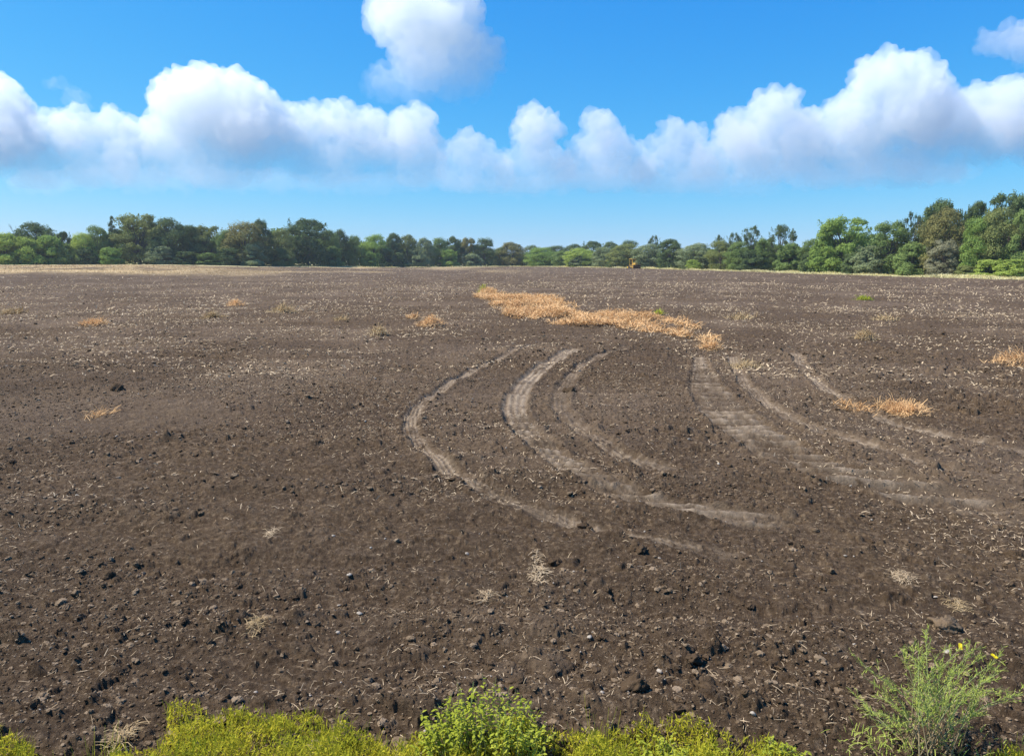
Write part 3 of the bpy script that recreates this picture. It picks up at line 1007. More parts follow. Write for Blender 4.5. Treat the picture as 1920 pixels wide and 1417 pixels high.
# name, shape, tone, photo x, photo y of the top, half width in photo pixels, metres behind the field edge, label
TREES = [
    ('shrub', 'shrub', 'lime', 8, 437, 30, 0, 'light green bush at the far left end of the treeline'),
    ('shrub', 'shrub', 'lime', 52, 447, 30, 0, 'light green bush in front of the left domed tree, second from the left end'),
    ('shrub', 'shrub', 'bright', 93, 442, 27, 1, 'light green bush with shaded right side, third from the left end'),
    ('shrub', 'shrub', 'green', 122, 455, 18, 0, 'small green bush at the foot of the sky notch in the left treeline'),
    ('bare_tree', 'bare', 'dark', 28, 413, 20, 7, 'leafless tree with bare twigs showing above the leftmost bushes'),
    ('broadleaf_tree', 'round', 'dark', 66, 417, 43, 7, 'dark domed tree behind the leftmost light green bushes'),
    ('broadleaf_tree', 'tall', 'dark', 117, 434, 15, 4, 'small dark tree at the left lip of the sky notch'),
    ('broadleaf_tree', 'round', 'lime', 152, 437, 24, 1, 'light green tree just right of the sky notch in the left treeline'),
    ('broadleaf_tree', 'round', 'green', 180, 424, 26, 4, 'mid green round tree left of the pointed evergreen'),
    ('juniper_tree', 'juniper', 'dark', 209, 402, 22, 4, 'narrow pointed dark evergreen left of the big olive tree'),
    ('shrub', 'shrub', 'bright', 206, 464, 21, -2, 'bright green bush at the foot of the pointed evergreen'),
    ('shrub', 'shrub', 'dark', 160, 466, 20, -1, 'dark low bush left of the bright bush under the pointed evergreen'),
    ('broadleaf_tree', 'ragged', 'olive', 258, 401, 48, 4, 'big spreading olive tree with sky gaps, tallest of the left treeline'),
    ('broadleaf_tree', 'round', 'dark', 316, 407, 38, 5, 'broad dark tree against the right side of the big olive tree'),
    ('broadleaf_tree', 'tall', 'dark', 352, 423, 24, 6, 'dark tree second to the right of the big olive tree'),
    ('broadleaf_tree', 'ragged', 'olive', 388, 422, 30, 7, 'open tree with sky showing through, left of the brown topped dome'),
    ('broadleaf_tree', 'round', 'green', 420, 431, 22, 5, 'low tree tucked against the left of the brown topped dome'),
    ('broadleaf_tree', 'round', 'brown', 458, 417, 47, 4, 'broad dome shaped tree with brownish olive top, left of centre'),
    ('broadleaf_tree', 'tall', 'dark', 489, 412, 20, 7, 'dark treetop poking above the right shoulder of the brown topped dome'),
    ('broadleaf_tree', 'round', 'olive', 526, 430, 28, 5, 'olive tree between the brown topped dome and the dark flat topped tree'),
    ('broadleaf_tree', 'tall', 'dark', 576, 410, 42, 4, 'dark flat topped tree standing above its neighbours left of centre'),
    ('broadleaf_tree', 'round', 'green', 614, 430, 22, 6, 'first green tree to the right of the dark flat topped tree'),
    ('broadleaf_tree', 'round', 'dark', 636, 430, 20, 8, 'dark tree second to the right of the dark flat topped tree'),
    ('shrub', 'shrub', 'grey', 300, 462, 26, -1, 'grey green bush under the broad dark tree on the left'),
    ('shrub', 'shrub', 'dark', 345, 470, 22, -1, 'dark bush right of the grey green bush on the left'),
    ('shrub', 'shrub', 'green', 388, 474, 22, -1, 'green bush under the open tree with sky gaps'),
    ('shrub', 'shrub', 'dark', 428, 465, 26, 0, 'dark bush under the left side of the brown topped dome'),
    ('shrub', 'shrub', 'grey', 470, 458, 26, 0, 'pale grey bush in the middle of the brown topped dome'),
    ('shrub', 'shrub', 'olive', 530, 462, 22, 0, 'olive bush left of the trunk of the dark flat topped tree'),
    ('shrub', 'shrub', 'green', 622, 462, 20, 0, 'green bush right of the dark flat topped tree'),
    ('broadleaf_tree', 'round', 'green', 664, 442, 18, 4, 'small green tree third to the right of the dark flat topped tree'),
    ('broadleaf_tree', 'round', 'bright', 702, 440, 28, 4, 'yellowish green tree, lightest of the trees left of centre'),
    ('broadleaf_tree', 'tall', 'dark', 738, 438, 18, 7, 'dark knobbly tree right of the yellowish green tree'),
    ('broadleaf_tree', 'round', 'olive', 764, 439, 22, 5, 'olive green tree, second right of the yellowish green tree'),
    ('broadleaf_tree', 'round', 'grey', 796, 446, 22, 5, 'grey green tree, third right of the yellowish green tree'),
    ('broadleaf_tree', 'round', 'green', 824, 446, 20, 5, 'green tree, fourth right of the yellowish green tree'),
    ('broadleaf_tree', 'tall', 'dark', 850, 444, 20, 7, 'dark tree two places left of the dark round dome at the centre'),
    ('broadleaf_tree', 'ragged', 'brown', 878, 446, 19, 6, 'brownish tree just left of the dark round dome at the centre'),
    ('broadleaf_tree', 'round', 'dark', 908, 447, 25, 3, 'dark round domed tree left of the dip at the centre'),
    ('broadleaf_tree', 'round', 'olive', 938, 463, 16, 4, 'small olive tree between the two domes at the centre'),
    ('broadleaf_tree', 'round', 'brown', 959, 454, 31, 3, 'round brown tinted tree at the low centre of the treeline'),
    ('shrub', 'shrub', 'bright', 690, 472, 18, -1, 'bright green bush under the yellowish green tree'),
    ('shrub', 'shrub', 'dark', 722, 466, 20, 0, 'dark bush under the dark knobbly tree'),
    ('shrub', 'shrub', 'grey', 782, 464, 20, 0, 'grey bush under the grey green tree left of centre'),
    ('shrub', 'shrub', 'bright', 842, 468, 18, -1, 'light green bush left of the dark round dome at the centre'),
    ('shrub', 'shrub', 'grey', 885, 476, 20, -1, 'grey bush under the dark round dome at the centre'),
    ('shrub', 'shrub', 'dark', 745, 474, 16, -1, 'small dark bush under the olive green tree left of centre'),
    ('broadleaf_tree', 'round', 'dark', 998, 460, 18, 40, 'distant dark tree in the dip right of the brown tinted tree'),
    ('broadleaf_tree', 'round', 'dark', 1040, 461, 30, 45, 'distant dark treetop above the first light green bushes right of centre'),
    ('broadleaf_tree', 'round', 'dark', 1075, 457, 24, 50, 'distant dark treetop behind the lime green tree right of centre'),
    ('broadleaf_tree', 'tall', 'dark', 1112, 452, 22, 50, 'distant dark treetop, highest of those left of the yellow machine'),
    ('broadleaf_tree', 'round', 'dark', 1145, 453, 22, 55, 'distant dark treetop up behind the left of the yellow machine'),
    ('broadleaf_tree', 'round', 'dark', 1180, 451, 24, 50, 'distant dark treetop straight above the yellow machine'),
    ('broadleaf_tree', 'round', 'bright', 1016, 464, 33, 0, 'wide light green tree right of the dip at the centre'),
    ('broadleaf_tree', 'round', 'green', 1053, 470, 20, 0, 'low green tree between two light green trees right of centre'),
    ('broadleaf_tree', 'round', 'lime', 1088, 465, 33, 0, 'lime green tree with yellowish top, right of centre'),
    ('broadleaf_tree', 'round', 'grey', 1132, 464, 26, 0, 'grey green tree left of the yellow machine'),
    ('broadleaf_tree', 'round', 'olive', 1172, 458, 34, 3, 'broad olive tree standing behind the yellow machine'),
    ('broadleaf_tree', 'round', 'grey', 1216, 457, 34, 3, 'broad grey green tree right behind the yellow machine'),
    ('broadleaf_tree', 'open', 'dark', 1226, 442, 12, 14, 'thin twiggy treetop above the broad grey green tree'),
    ('broadleaf_tree', 'tall', 'dark', 1256, 449, 27, 1, 'dark green tree first to the right of the yellow machine'),
    ('shrub', 'shrub', 'dark', 1150, 480, 10, -4, 'small dark shrub just left of the yellow machine'),
    ('shrub', 'shrub', 'grey', 1085, 482, 22, -2, 'grey bush under the lime green tree'),
    ('shrub', 'shrub', 'grey', 1210, 484, 16, -2, 'grey bush between the yellow machine and the dark green tree'),
    ('broadleaf_tree', 'round', 'grey', 1306, 456, 38, 4, 'grey green tree behind the small yellow bush'),
    ('shrub', 'shrub', 'lime', 1300, 487, 15, -3, 'small yellow green bush at the foot of the grey green tree'),
    ('broadleaf_tree', 'round', 'olive', 1352, 451, 26, 4, 'olive tree with a thin twiggy top behind it, right of the yellow bush'),
    ('broadleaf_tree', 'open', 'dark', 1350, 441, 13, 10, 'thin twiggy treetop above the olive tree'),
    ('broadleaf_tree', 'open', 'dark', 1378, 437, 15, 9, 'thin sparse treetop left of the leaning sparse one'),
    ('broadleaf_tree', 'open', 'dark', 1410, 424, 22, 8, 'sparse tree with a few loose tufts high above the dark bush'),
    ('broadleaf_tree', 'round', 'green', 1388, 453, 28, 4, 'green tree behind the dark purplish bush'),
    ('shrub', 'shrub', 'dark', 1412, 468, 27, -1, 'dark purplish bush with pale leaves on its left'),
    ('broadleaf_tree', 'ragged', 'green', 1440, 446, 25, 5, 'ragged green tree left of the open twiggy tree'),
    ('broadleaf_tree', 'open', 'dark', 1470, 422, 30, 5, 'open dark twiggy tree with sky between its branches'),
    ('shrub', 'shrub', 'green', 1482, 456, 26, 0, 'green bush under the open dark twiggy tree'),
    ('broadleaf_tree', 'round', 'green', 1522, 447, 26, 3, 'green tree between the open twiggy tree and the tall bright tree'),
    ('shrub', 'shrub', 'dark', 1520, 474, 20, -1, 'dark bush left of the tall bright tree'),
    ('broadleaf_tree', 'ragged', 'bright', 1588, 406, 52, 4, 'tall bright green tree with a ragged top, right of centre'),
    ('shrub', 'shrub', 'bright', 1548, 446, 26, 0, 'bright green bush on the left foot of the tall bright tree'),
    ('broadleaf_tree', 'ragged', 'green', 1672, 415, 38, 4, 'green tree with a rounded top, right of the tall bright tree'),
    ('shrub', 'shrub', 'grey', 1632, 458, 30, -1, 'grey green bush between the tall bright tree and the next green tree'),
    ('shrub', 'shrub', 'dark', 1600, 474, 22, -2, 'dark bush under the tall bright tree'),
    ('broadleaf_tree', 'open', 'dark', 1713, 398, 19, 8, 'thin dark treetop left of the tall olive brown tree'),
    ('shrub', 'shrub', 'green', 1714, 455, 32, -1, 'round mid green bush left of the bare grey bush'),
    ('broadleaf_tree', 'tall', 'dark', 1765, 376, 40, 10, 'tall dark tree behind the olive brown tree on the right'),
    ('broadleaf_tree', 'round', 'brown', 1774, 390, 46, 2, 'tall olive brown tree near the right end of the treeline'),
    ('shrub', 'ragged', 'twig', 1770, 450, 30, -2, 'bare grey bush under the tall olive brown tree'),
    ('broadleaf_tree', 'tall', 'dark', 1832, 378, 28, 10, 'dark treetop right of the tall olive brown tree'),
    ('broadleaf_tree', 'round', 'bright', 1836, 408, 32, 0, 'bright green tree between the two olive brown trees on the right'),
    ('broadleaf_tree', 'round', 'olive', 1874, 390, 40, 2, 'olive tree second from the right end of the treeline'),
    ('broadleaf_tree', 'ragged', 'dark', 1893, 360, 42, 10, 'tallest dark tree with a feathery top at the right end'),
    ('broadleaf_tree', 'ragged', 'green', 1930, 392, 36, 3, 'green tree cut off by the right end of the photo'),
    ('shrub', 'shrub', 'lime', 1856, 487, 30, -3, 'bright yellow green bush low down near the right end'),
    ('shrub', 'shrub', 'lime', 1902, 484, 30, -3, 'bright yellow green bush at the very right end'),
    ('shrub', 'shrub', 'olive', 1812, 498, 20, -3, 'low olive bush left of the bright yellow green bushes'),
    ('broadleaf_tree', 'round', 'green', -60, 425, 40, 3, 'green tree beyond the left edge of the photo'),
    ('broadleaf_tree', 'round', 'dark', 2010, 380, 60, 4, 'dark tree beyond the right edge of the photo'),
]


def build_trees():
    rg = random.Random(4)
    cnt = {}
    for name, kind, tone, px, py, hw, back, lab in TREES:
        D = float(edge_depth(px)) + 1.0 + back
        x, y, zt = at(px, py, D)
        zb = float(base_z(x, y))
        hgt = zt - zb
        half = hw / FPX * D * 1.05
        if kind == 'bare':
            crown, trunk = BARE
        else:
            k = cnt.get(kind, 0); cnt[kind] = k + 1
            crown, trunk = PROTO[kind][k % len(PROTO[kind])]
        root = empty(name, (x, y, zb), rg.uniform(0, 6.28))
        sc = (half / 0.5, half / 0.5, hgt / 0.985)
        root.scale = sc
        tag(root, lab, 'tree' if name != 'shrub' else 'shrub', 'trees and bushes of the treeline')
        cn = 'branches' if kind == 'bare' else 'crown'
        c = link(cn, crown, root)
        c.material_slots[0].link = 'OBJECT'
        c.material_slots[0].material = BARK if kind == 'bare' else TONES[tone]
        link('trunk', trunk, root)


build_trees()


def build_wood():
    """the closed wood behind the front trees, only seen through their gaps"""
    rg = np.random.default_rng(8)
    n = 120000
    px = rg.uniform(-250, 2200, n)
    back = rg.uniform(9, 20, n)
    D = edge_depth(px) + back
    tx = np.array([-300, 0, 66, 130, 180, 260, 320, 400, 460, 576, 640, 760, 880, 960, 1000, 1100, 1250, 1400, 1480, 1590, 1680, 1770, 1900, 2200], float)
    ty = np.array([440, 440, 432, 458, 440, 424, 425, 442, 432, 430, 446, 452, 458, 468, 474, 470, 468, 462, 462, 440, 448, 412, 405, 400], float)
    top = np.interp(px, tx, ty) + 3
    u = rg.random(n) ** 0.8
    dirz = np.array([-math.sin(PITCH) + (H0 / 2 - t) / FPX * math.cos(PITCH) for t in top]) / np.array([math.cos(PITCH) + (H0 / 2 - t) / FPX * math.sin(PITCH) for t in top])
    x = (px - W0 / 2) / FPX * D / math.cos(PITCH); y = D
    zb = base_z(x, y)
    ht = CAM_H + dirz * D - zb
    ht = ht * (0.9 + 0.35 * fbm(x * 0.15, y * 0.15, 7, 3))
    z = zb + ht * u
    N = unit(rg.normal(size=(n, 3)) + np.array([0, -0.5, 0.5]))
    s = rg.uniform(0.5, 1.0, n)
    V, Q = leaf_cards(np.stack([x, y, z], 1), N, s, s * 0.7, rng=rg)
    o = link('distant_wood', make_mesh('distant_wood', V, Q, np.zeros((0, 3), np.int64), TONES['green']))
    tag(o, 'dense dark woodland behind the front row of trees', kind='stuff')


build_wood()

# ------------------------------------------------------------ yellow machine
YEL = mat_flat('yellow_paint', (0.62, 0.36, 0.06), 0.5, 0.25, 3)
STEEL = mat_flat('dark_steel', (0.035, 0.030, 0.027), 0.6, 0.3, 5)
RUST = mat_flat('rusty_steel', (0.16, 0.07, 0.03), 0.8, 0.4, 5)


def build_machine():
    D = 219.0
    x, y, z = at(1187, 503, D)
    root = empty('bulldozer', (x, y, float(zed(x, y)[0]) - 0.05), R(-62))
    tag(root, 'small yellow bulldozer parked on the far edge of the field', 'bulldozer')

    def part(name, acc, mat, parent=root, bev=0.03):
        me = acc.mesh(name, mat)
        o = link(name, me, parent)
        if bev:
            b = o.modifiers.new('bevel', 'BEVEL'); b.width = bev; b.segments = 2; b.limit_method = 'ANGLE'
        return o
    for sgn in (-1, 1):
        # crawler: an endless belt round two wheels
        a = Acc(); n = 28; L = 1.15; r = 0.42; w = 0.46; yc = sgn * 0.85
        prof = []
        for k in range(n):
            t = k / n * 2 * math.pi
            cx = L if math.cos(t) > 0 else -L
            prof.append((cx + r * math.cos(t), r + r * math.sin(t)))
        P = np.array(prof)
        for rad, ya, yb in ((1.0, yc - w / 2, yc + w / 2),):
            V = np.concatenate([np.stack([P[:, 0], np.full(n, ya), P[:, 1]], 1), np.stack([P[:, 0], np.full(n, yb), P[:, 1]], 1)])
            Q = [(k, (k + 1) % n, n + (k + 1) % n, n + k) for k in range(n)]
            T = []
            c1 = 2 * n; V = np.concatenate([V, [[0, ya, r], [0, yb, r]]])
            T += [(c1, (k + 1) % n, k) for k in range(n)] + [(c1 + 1, n + k, n + (k + 1) % n) for k in range(n)]
            a.add(V, Q, T)
        for k in range(22):
            t = -L + k * (2 * L / 21)
            a.add(*box((t, yc, 2 * r + 0.02), (0.05, w, 0.05)))
        tr = part('crawler_track', a, STEEL, bev=0)
        for cx in (-L, L):
            a = Acc()
            ang = np.linspace(0, 2 * math.pi, 17)[:-1]
            V = np.concatenate([np.stack([cx + .28 * np.cos(ang), np.full(16, yc + sgn * (w / 2 + d)), r + .28 * np.sin(ang)], 1) for d in (0.0, .05)] + [[[cx, yc + sgn * (w / 2 + .06), r]]])
            a.add(V, [(k, (k + 1) % 16, 16 + (k + 1) % 16, 16 + k) for k in range(16)], [(32, 16 + k, 16 + (k + 1) % 16) for k in range(16)])
            part('wheel', a, YEL, tr, 0)
    a = Acc(); a.add(*box((0.1, 0, 0.75), (2.7, 1.15, 0.5))); part('chassis', a, YEL)
    a = Acc(); a.add(*box((0.95, 0, 1.33), (1.35, 0.95, 0.7))); a.add(*box((1.66, 0, 1.28), (0.06, 0.8, 0.5)))
    hood = part('hood', a, YEL)
    a = Acc(); a.add(*tube([(0.9, 0.25, 1.6), (0.9, 0.25, 2.25), (0.85, 0.25, 2.35)], [.05, .05, .05], 8)); part('exhaust_pipe', a, RUST, hood, 0)
    for cx in (-0.95, 0.2):
        for cy in (-0.52, 0.52):
            a = Acc(); a.add(*box((cx, cy, 1.9), (0.12, 0.12, 1.7)))
            part('cab_post', a, YEL)
    a = Acc(); a.add(*box((-0.38, 0, 2.82), (1.55, 1.35, 0.14))); part('roof', a, YEL)
    a = Acc(); a.add(*box((-0.55, 0, 1.25), (0.55, 0.6, 0.2))); a.add(*box((-0.80, 0, 1.62), (0.14, 0.6, 0.6))); part('seat', a, STEEL)
    a = Acc()
    for k in range(7):
        t = k / 6
        ang = R(-35 + 70 * t)
        a.add(*box((2.05 - 0.25 * math.cos(ang), 0, 0.08 + 0.98 * t), (0.06, 2.7, 0.2), Matrix.Rotation(-ang * 0.6, 3, 'Y')))
    part('blade', a, RUST, bev=0)
    for sgn in (-1, 1):
        a = Acc(); a.add(*box((1.0, sgn * 1.16, 0.5), (1.9, 0.12, 0.2))); part('push_arm', a, YEL)


build_machine()

# -------------------------------------------------------- foreground weeds
COVER_TOP = [(-300, 1390), (-60, 1390), (0, 1392), (55, 1398), (75, 1425), (170, 1430), (230, 1405), (300, 1385), (320, 1358), (360, 1345), (420, 1342), (480, 1348), (520, 1345), (560, 1352), (600, 1362), (650, 1380), (700, 1390), (780, 1394), (830, 1390), (900, 1375), (1000, 1375), (1060, 1368), (1120, 1374), (1190, 1368), (1240, 1358), (1300, 1368), (1400, 1378), (1450, 1382), (1490, 1420), (1530, 1440), (1700, 1440), (1800, 1412), (1850, 1402), (1890, 1398), (1930, 1405), (2300, 1400)]
COVER = mat_leaf('yellow_green_leaves', (0.23, 0.26, 0.022), (0.68, 0.57, 0.055), 0.4, noise_scale=2.2)
LEAFY = mat_leaf('leafy_weed_leaves', (0.29, 0.33, 0.032), (0.56, 0.56, 0.08), 0.4, noise_scale=4)
WIRY = mat_leaf('wiry_weed_leaves', (0.31, 0.38, 0.065), (0.62, 0.64, 0.15), 0.35, noise_scale=3)
STEM = mat_leaf('green_stems', (0.22, 0.27, 0.09), (0.38, 0.42, 0.17), 0.1)
STEM_TAN = mat_leaf('tan_stems', (0.30, 0.22, 0.12), (0.42, 0.33, 0.18), 0.1)
PETAL = mat_leaf('yellow_petals', (0.70, 0.55, 0.02), (0.85, 0.70, 0.04), 0.3)


def px_py(x, y, z):
    """pixel of the photograph in which a point of the world appears"""
    c, s = math.cos(PITCH), math.sin(PITCH)
    yy = y * c - (z - CAM_H) * s
    zz = y * s + (z - CAM_H) * c
    return W0 / 2 + FPX * x / yy, H0 / 2 - FPX * zz / yy


def build_cover():
    rg = np.random.default_rng(31)
    cx = np.array([c[0] for c in COVER_TOP], float); cy = np.array([c[1] for c in COVER_TOP], float)
    n = 230000
    x = rg.uniform(-4.2, 4.2, n); y = rg.uniform(2.75, 4.4, n)
    ppx, ppy = px_py(x, y, np.zeros(n))
    edge = np.interp(ppx, cx, cy) + 26 * fbm(x * 4, y * 4, 12, 3)
    depth_in = ppy - edge                      # pixels inside the plant patch on the ground
    clump = fbm(x * 4.5, y * 4.5, 19, 5, 0.65)
    k = (depth_in > 14) & (clump + 0.30 * rg.normal(size=n) > -0.22)
    x, y, depth_in, clump = x[k], y[k], depth_in[k], clump[k]
    n = len(x)
    hmax = np.clip(0.045 + 0.0014 * depth_in, 0.02, 0.15) * np.clip(0.8 + 1.5 * clump, 0.25, 1.7)
    z = zed(x, y) + hmax * rg.random(n) ** 0.8
    lf = rg.random(n) < 0.4
    P = np.stack([x, y, z], 1)
    nl = int(lf.sum())
    N = unit(rg.normal(size=(nl, 3)) * 0.9 + np.array([0, -0.35, 0.6]))
    L = rg.uniform(0.012, 0.030, nl)
    acc = Acc()
    acc.add(*leaf_cards(P[lf], N, L, L * rg.uniform(0.3, 0.55, nl), droop=np.array([0, 0, 0.9]), rng=rg))
    nb = n - nl
    d = unit(rg.normal(size=(nb, 3)) * 0.55 + np.array([0, 0, 0.9]))
    acc.add(*blades(P[~lf] - np.array([0, 0, 0.015]), d, rg.uniform(.015, .05, nb), rg.uniform(.002, .0055, nb), rg.uniform(-.12, .12, nb), rg))
    # upright stalks
    m = 7000
    j = rg.integers(0, n, m)
    P = np.stack([x[j], y[j], zed(x[j], y[j]) - 0.01], 1)
    d = unit(rg.normal(size=(m, 3)) * 0.3 + np.array([0, 0, 1.0]))
    Vb, Qb = blades(P, d, hmax[j] * rg.uniform(0.7, 1.75, m), rg.uniform(.0015, .003, m), rg.uniform(-.05, .05, m), rg)
    acc.add(Vb, Qb)
    tag(link('ground_cover', acc.mesh('ground_cover', COVER)), 'low yellow green leafy ground cover along the near edge of the field', kind='stuff')


build_cover()


def ovate_leaf(acc, base, tip, width, up):
    base = np.asarray(base); tip = np.asarray(tip)
    d = tip - base; L = np.linalg.norm(d)
    s = unit(np.cross(d, up)); u = unit(np.cross(s, d))
    pts = [base]
    m1 = base + d * 0.35 + u * L * 0.10; m2 = base + d * 0.72 + u * L * 0.07
    V = [base, m1 + s * width * .5, m1, m1 - s * width * .5, m2 + s * width * .36, m2, m2 - s * width * .36, tip]
    acc.add(V, [(1, 2, 5, 4), (2, 3, 6, 5)], [(0, 2, 1), (0, 3, 2), (4, 5, 7), (5, 6, 7)])


def leafy_weed(px0, px1, py_top, py_base, nst, seed, label, leafmat=LEAFY, ll=0.028):
    rg = np.random.default_rng(seed)
    pc = (px0 + px1) / 2
    x0, y0 = ground_pt(pc, py_base)
    half = (px1 - px0) / 2 / FPX * y0
    hgt = at(pc, py_top, y0 + 0.05)[2]
    root = empty('leafy_weed', (x0, y0, float(zed(x0, y0)[0])))
    tag(root, label, 'weed', 'leafy weeds along the near edge')
    st = Acc(); lf = Acc()
    for i in range(nst):
        a = rg.uniform(-1, 1); b = rg.uniform(-1, 1)
        basep = np.array([a * half * 0.85, b * half * 0.35, -0.01])
        top = np.array([basep[0] * 1.25 + rg.normal(0, .03), basep[1] * 1.3 + rg.normal(0, .03), hgt * (1 - 0.62 * abs(a) ** 1.4) * rg.uniform(0.45, 1.0)])
        mid = (basep + top) / 2 + rg.normal(0, .015, 3)
        P = catmull([basep, mid, top], 5)
        st.add(*tube(P, np.linspace(.0022, .001, len(P)), 4))
        nlv = rg.integers(9, 15)
        for k in range(nlv):
            t = 0.25 + 0.75 * (k + rg.random() * .5) / nlv
            p = P[min(len(P) - 1, int(t * (len(P) - 1)))] + rg.normal(0, .004, 3)
            az = k * 2.4 + rg.normal(0, .4)
            L = ll * rg.uniform(.6, 1.25)
            dr = unit(np.array([math.cos(az), math.sin(az), rg.uniform(-0.75, 0.35)]))
            ovate_leaf(lf, p, p + dr * L, L * rg.uniform(.38, .55), np.array([0, 0, 1.0]))
    link('stems', st.mesh('stems', STEM, True), root)['kind'] = 'stuff'
    o = link('foliage', lf.mesh('foliage', leafmat), root)
    return root


leafy_weed(776, 1040, 1300, 1425, 150, 61, 'bushy bright green weed with drooping leaves at the bottom, left of centre')
leafy_weed(1175, 1300, 1362, 1425, 40, 62, 'low green weed behind the ground cover, right of the bushy bright weed')
leafy_weed(1295, 1372, 1364, 1410, 22, 63, 'small low green weed touching the right side of another low green weed')
leafy_weed(1412, 1500, 1355, 1415, 24, 64, 'sparse thin green weed standing alone left of the wiry weed', ll=0.026)


def wiry_weed():
    rg = np.random.default_rng(91)
    bx, by = ground_pt(1742, 1420)
    bz = float(zed(bx, by)[0])
    root = empty('wiry_weed', (bx, by, bz))
    tag(root, 'tall wiry green weed with thin stems and yellow flowers at bottom right', 'weed')
    tips = [(1592, 1222), (1605, 1240), (1612, 1262), (1600, 1300), (1622, 1330), (1640, 1300), (1665, 1275), (1650, 1345), (1628, 1362), (1690, 1215), (1702, 1205),
            (1712, 1230), (1722, 1200), (1735, 1180), (1748, 1195), (1758, 1225), (1775, 1205), (1790, 1225), (1800, 1212), (1812, 1225), (1822, 1215), (1838, 1210),
            (1850, 1225), (1866, 1232), (1880, 1225), (1872, 1262), (1888, 1250), (1860, 1290), (1880, 1285), (1905, 1300), (1930, 1296), (1850, 1330), (1800, 1290),
            (1760, 1290), (1720, 1280), (1690, 1290), (1680, 1330), (1840, 1260), (1780, 1260), (1745, 1250), (1700, 1250), (1820, 1270)]
    stems = Acc(); tan = Acc(); fol = Acc()
    flowers = {(1800, 1212): 1, (1866, 1232): 1, (1868, 1240): 1}
    for i, (tx, ty) in enumerate(tips):
        Dt = by + rg.normal(0.05, 0.16)
        tip = np.array(at(tx, ty, Dt)) - np.array([bx, by, bz])
        sh = rg.choice([-1, 0, 1])
        b0 = np.array([sh * 0.10 + rg.normal(0, .03), rg.normal(0, .06), -0.01])
        mid = b0 * 0.45 + tip * 0.55 + np.array([-(tip[0] - b0[0]) * 0.10, 0, 0.05]) + rg.normal(0, .015, 3)
        P = catmull([b0, mid, tip], 9)
        n = len(P)
        stems.add(*tube(P[int(n * .3):], np.linspace(.0022, .0008, n - int(n * .3)), 4))
        tan.add(*tube(P[:int(n * .3) + 1], np.linspace(.0038, .0024, int(n * .3) + 1), 5))
        for k in range(9):
            t = rg.uniform(.28, .97)
            p = P[int(t * (n - 1))]
            tang = unit(P[min(n - 1, int(t * (n - 1)) + 1)] - P[max(0, int(t * (n - 1)) - 1)])
            d = unit(tang + 0.75 * unit(rg.normal(size=3)) + np.array([0, 0, .15]))
            L = rg.uniform(.04, .13) * (1.2 - .6 * t)
            q = p + d * L
            stems.add(*tube([p, (p + q) / 2 + rg.normal(0, .004, 3), q], [.0011, .0009, .0006], 3))
            m = 9
            u = rg.random(m)
            pp = p + d * L * u[:, None]
            dd = unit(d + 0.8 * unit(rg.normal(size=(m, 3))))
            V, Q = blades(pp, dd, rg.uniform(.012, .032, m), rg.uniform(.0018, .0034, m), rg.uniform(-.1, .1, m), rg)
            fol.add(V, Q)
        m = 20
        u = rg.uniform(.3, 1, m)
        pp = P[(u * (n - 1)).astype(int)]
        dd = unit(unit(rg.normal(size=(m, 3))) + np.array([0, 0, .5]))
        V, Q = blades(pp, dd, rg.uniform(.014, .036, m), rg.uniform(.002, .0036, m), rg.uniform(-.1, .1, m), rg)
        fol.add(V, Q)
        if (tx, ty) in flowers:
            fl = Acc()
            for q in range(3):
                c = tip + rg.normal(0, .008, 3)
                for k in range(9):
                    a = k / 9 * 6.283
                    d = np.array([math.cos(a), math.sin(a) * .7, .35 + .3 * math.sin(a)])
                    ovate_leaf(fl, c, c + unit(d) * .013, .006, np.array([0, -.4, 1.0]))
            link('flower', fl.mesh('flower', PETAL), root)
    # low leafy shoots at the foot on the left
    for i in range(260):
        a = rg.uniform(-1, 1)
        x = -0.25 + rg.normal(0, .12) if a < 0.2 else 0.1 + rg.normal(0, .2)
        p = np.array([x, rg.normal(0, .07), rg.uniform(0, .07)])
        d = unit(rg.normal(size=3) + np.array([0, 0, .7]))
        V, Q = blades(p[None], d[None], np.array([rg.uniform(.02, .06)]), np.array([.004]), np.array([.1]), rg)
        fol.add(V, Q)
    link('stems', stems.mesh('stems', STEM, True), root)['kind'] = 'stuff'
    link('stem_bases', tan.mesh('stem_bases', STEM_TAN, True), root)['kind'] = 'stuff'
    link('foliage', fol.mesh('foliage', WIRY), root)


wiry_weed()

FAR_GREEN = [(1620, 563, 26, 4, 'small green weed on the pale line far right in the field'),
             (1235, 590, 12, 6, 'tiny green weed on the top of the long straw swath'),
             (905, 549, 14, 6, 'tiny green weed at the far end of the long straw swath')]
for i, (px, py, w, h, lab) in enumerate(FAR_GREEN):
    heap('green_weed', px, py, w, h + 6, 120, LEAFY, lab, 'weed', 700 + i)['group'] = 'small weeds far off in the field'

# -------------------------------------------------------------------- clouds
CLOUD_D = 5000.0
KPX = CLOUD_D / FPX


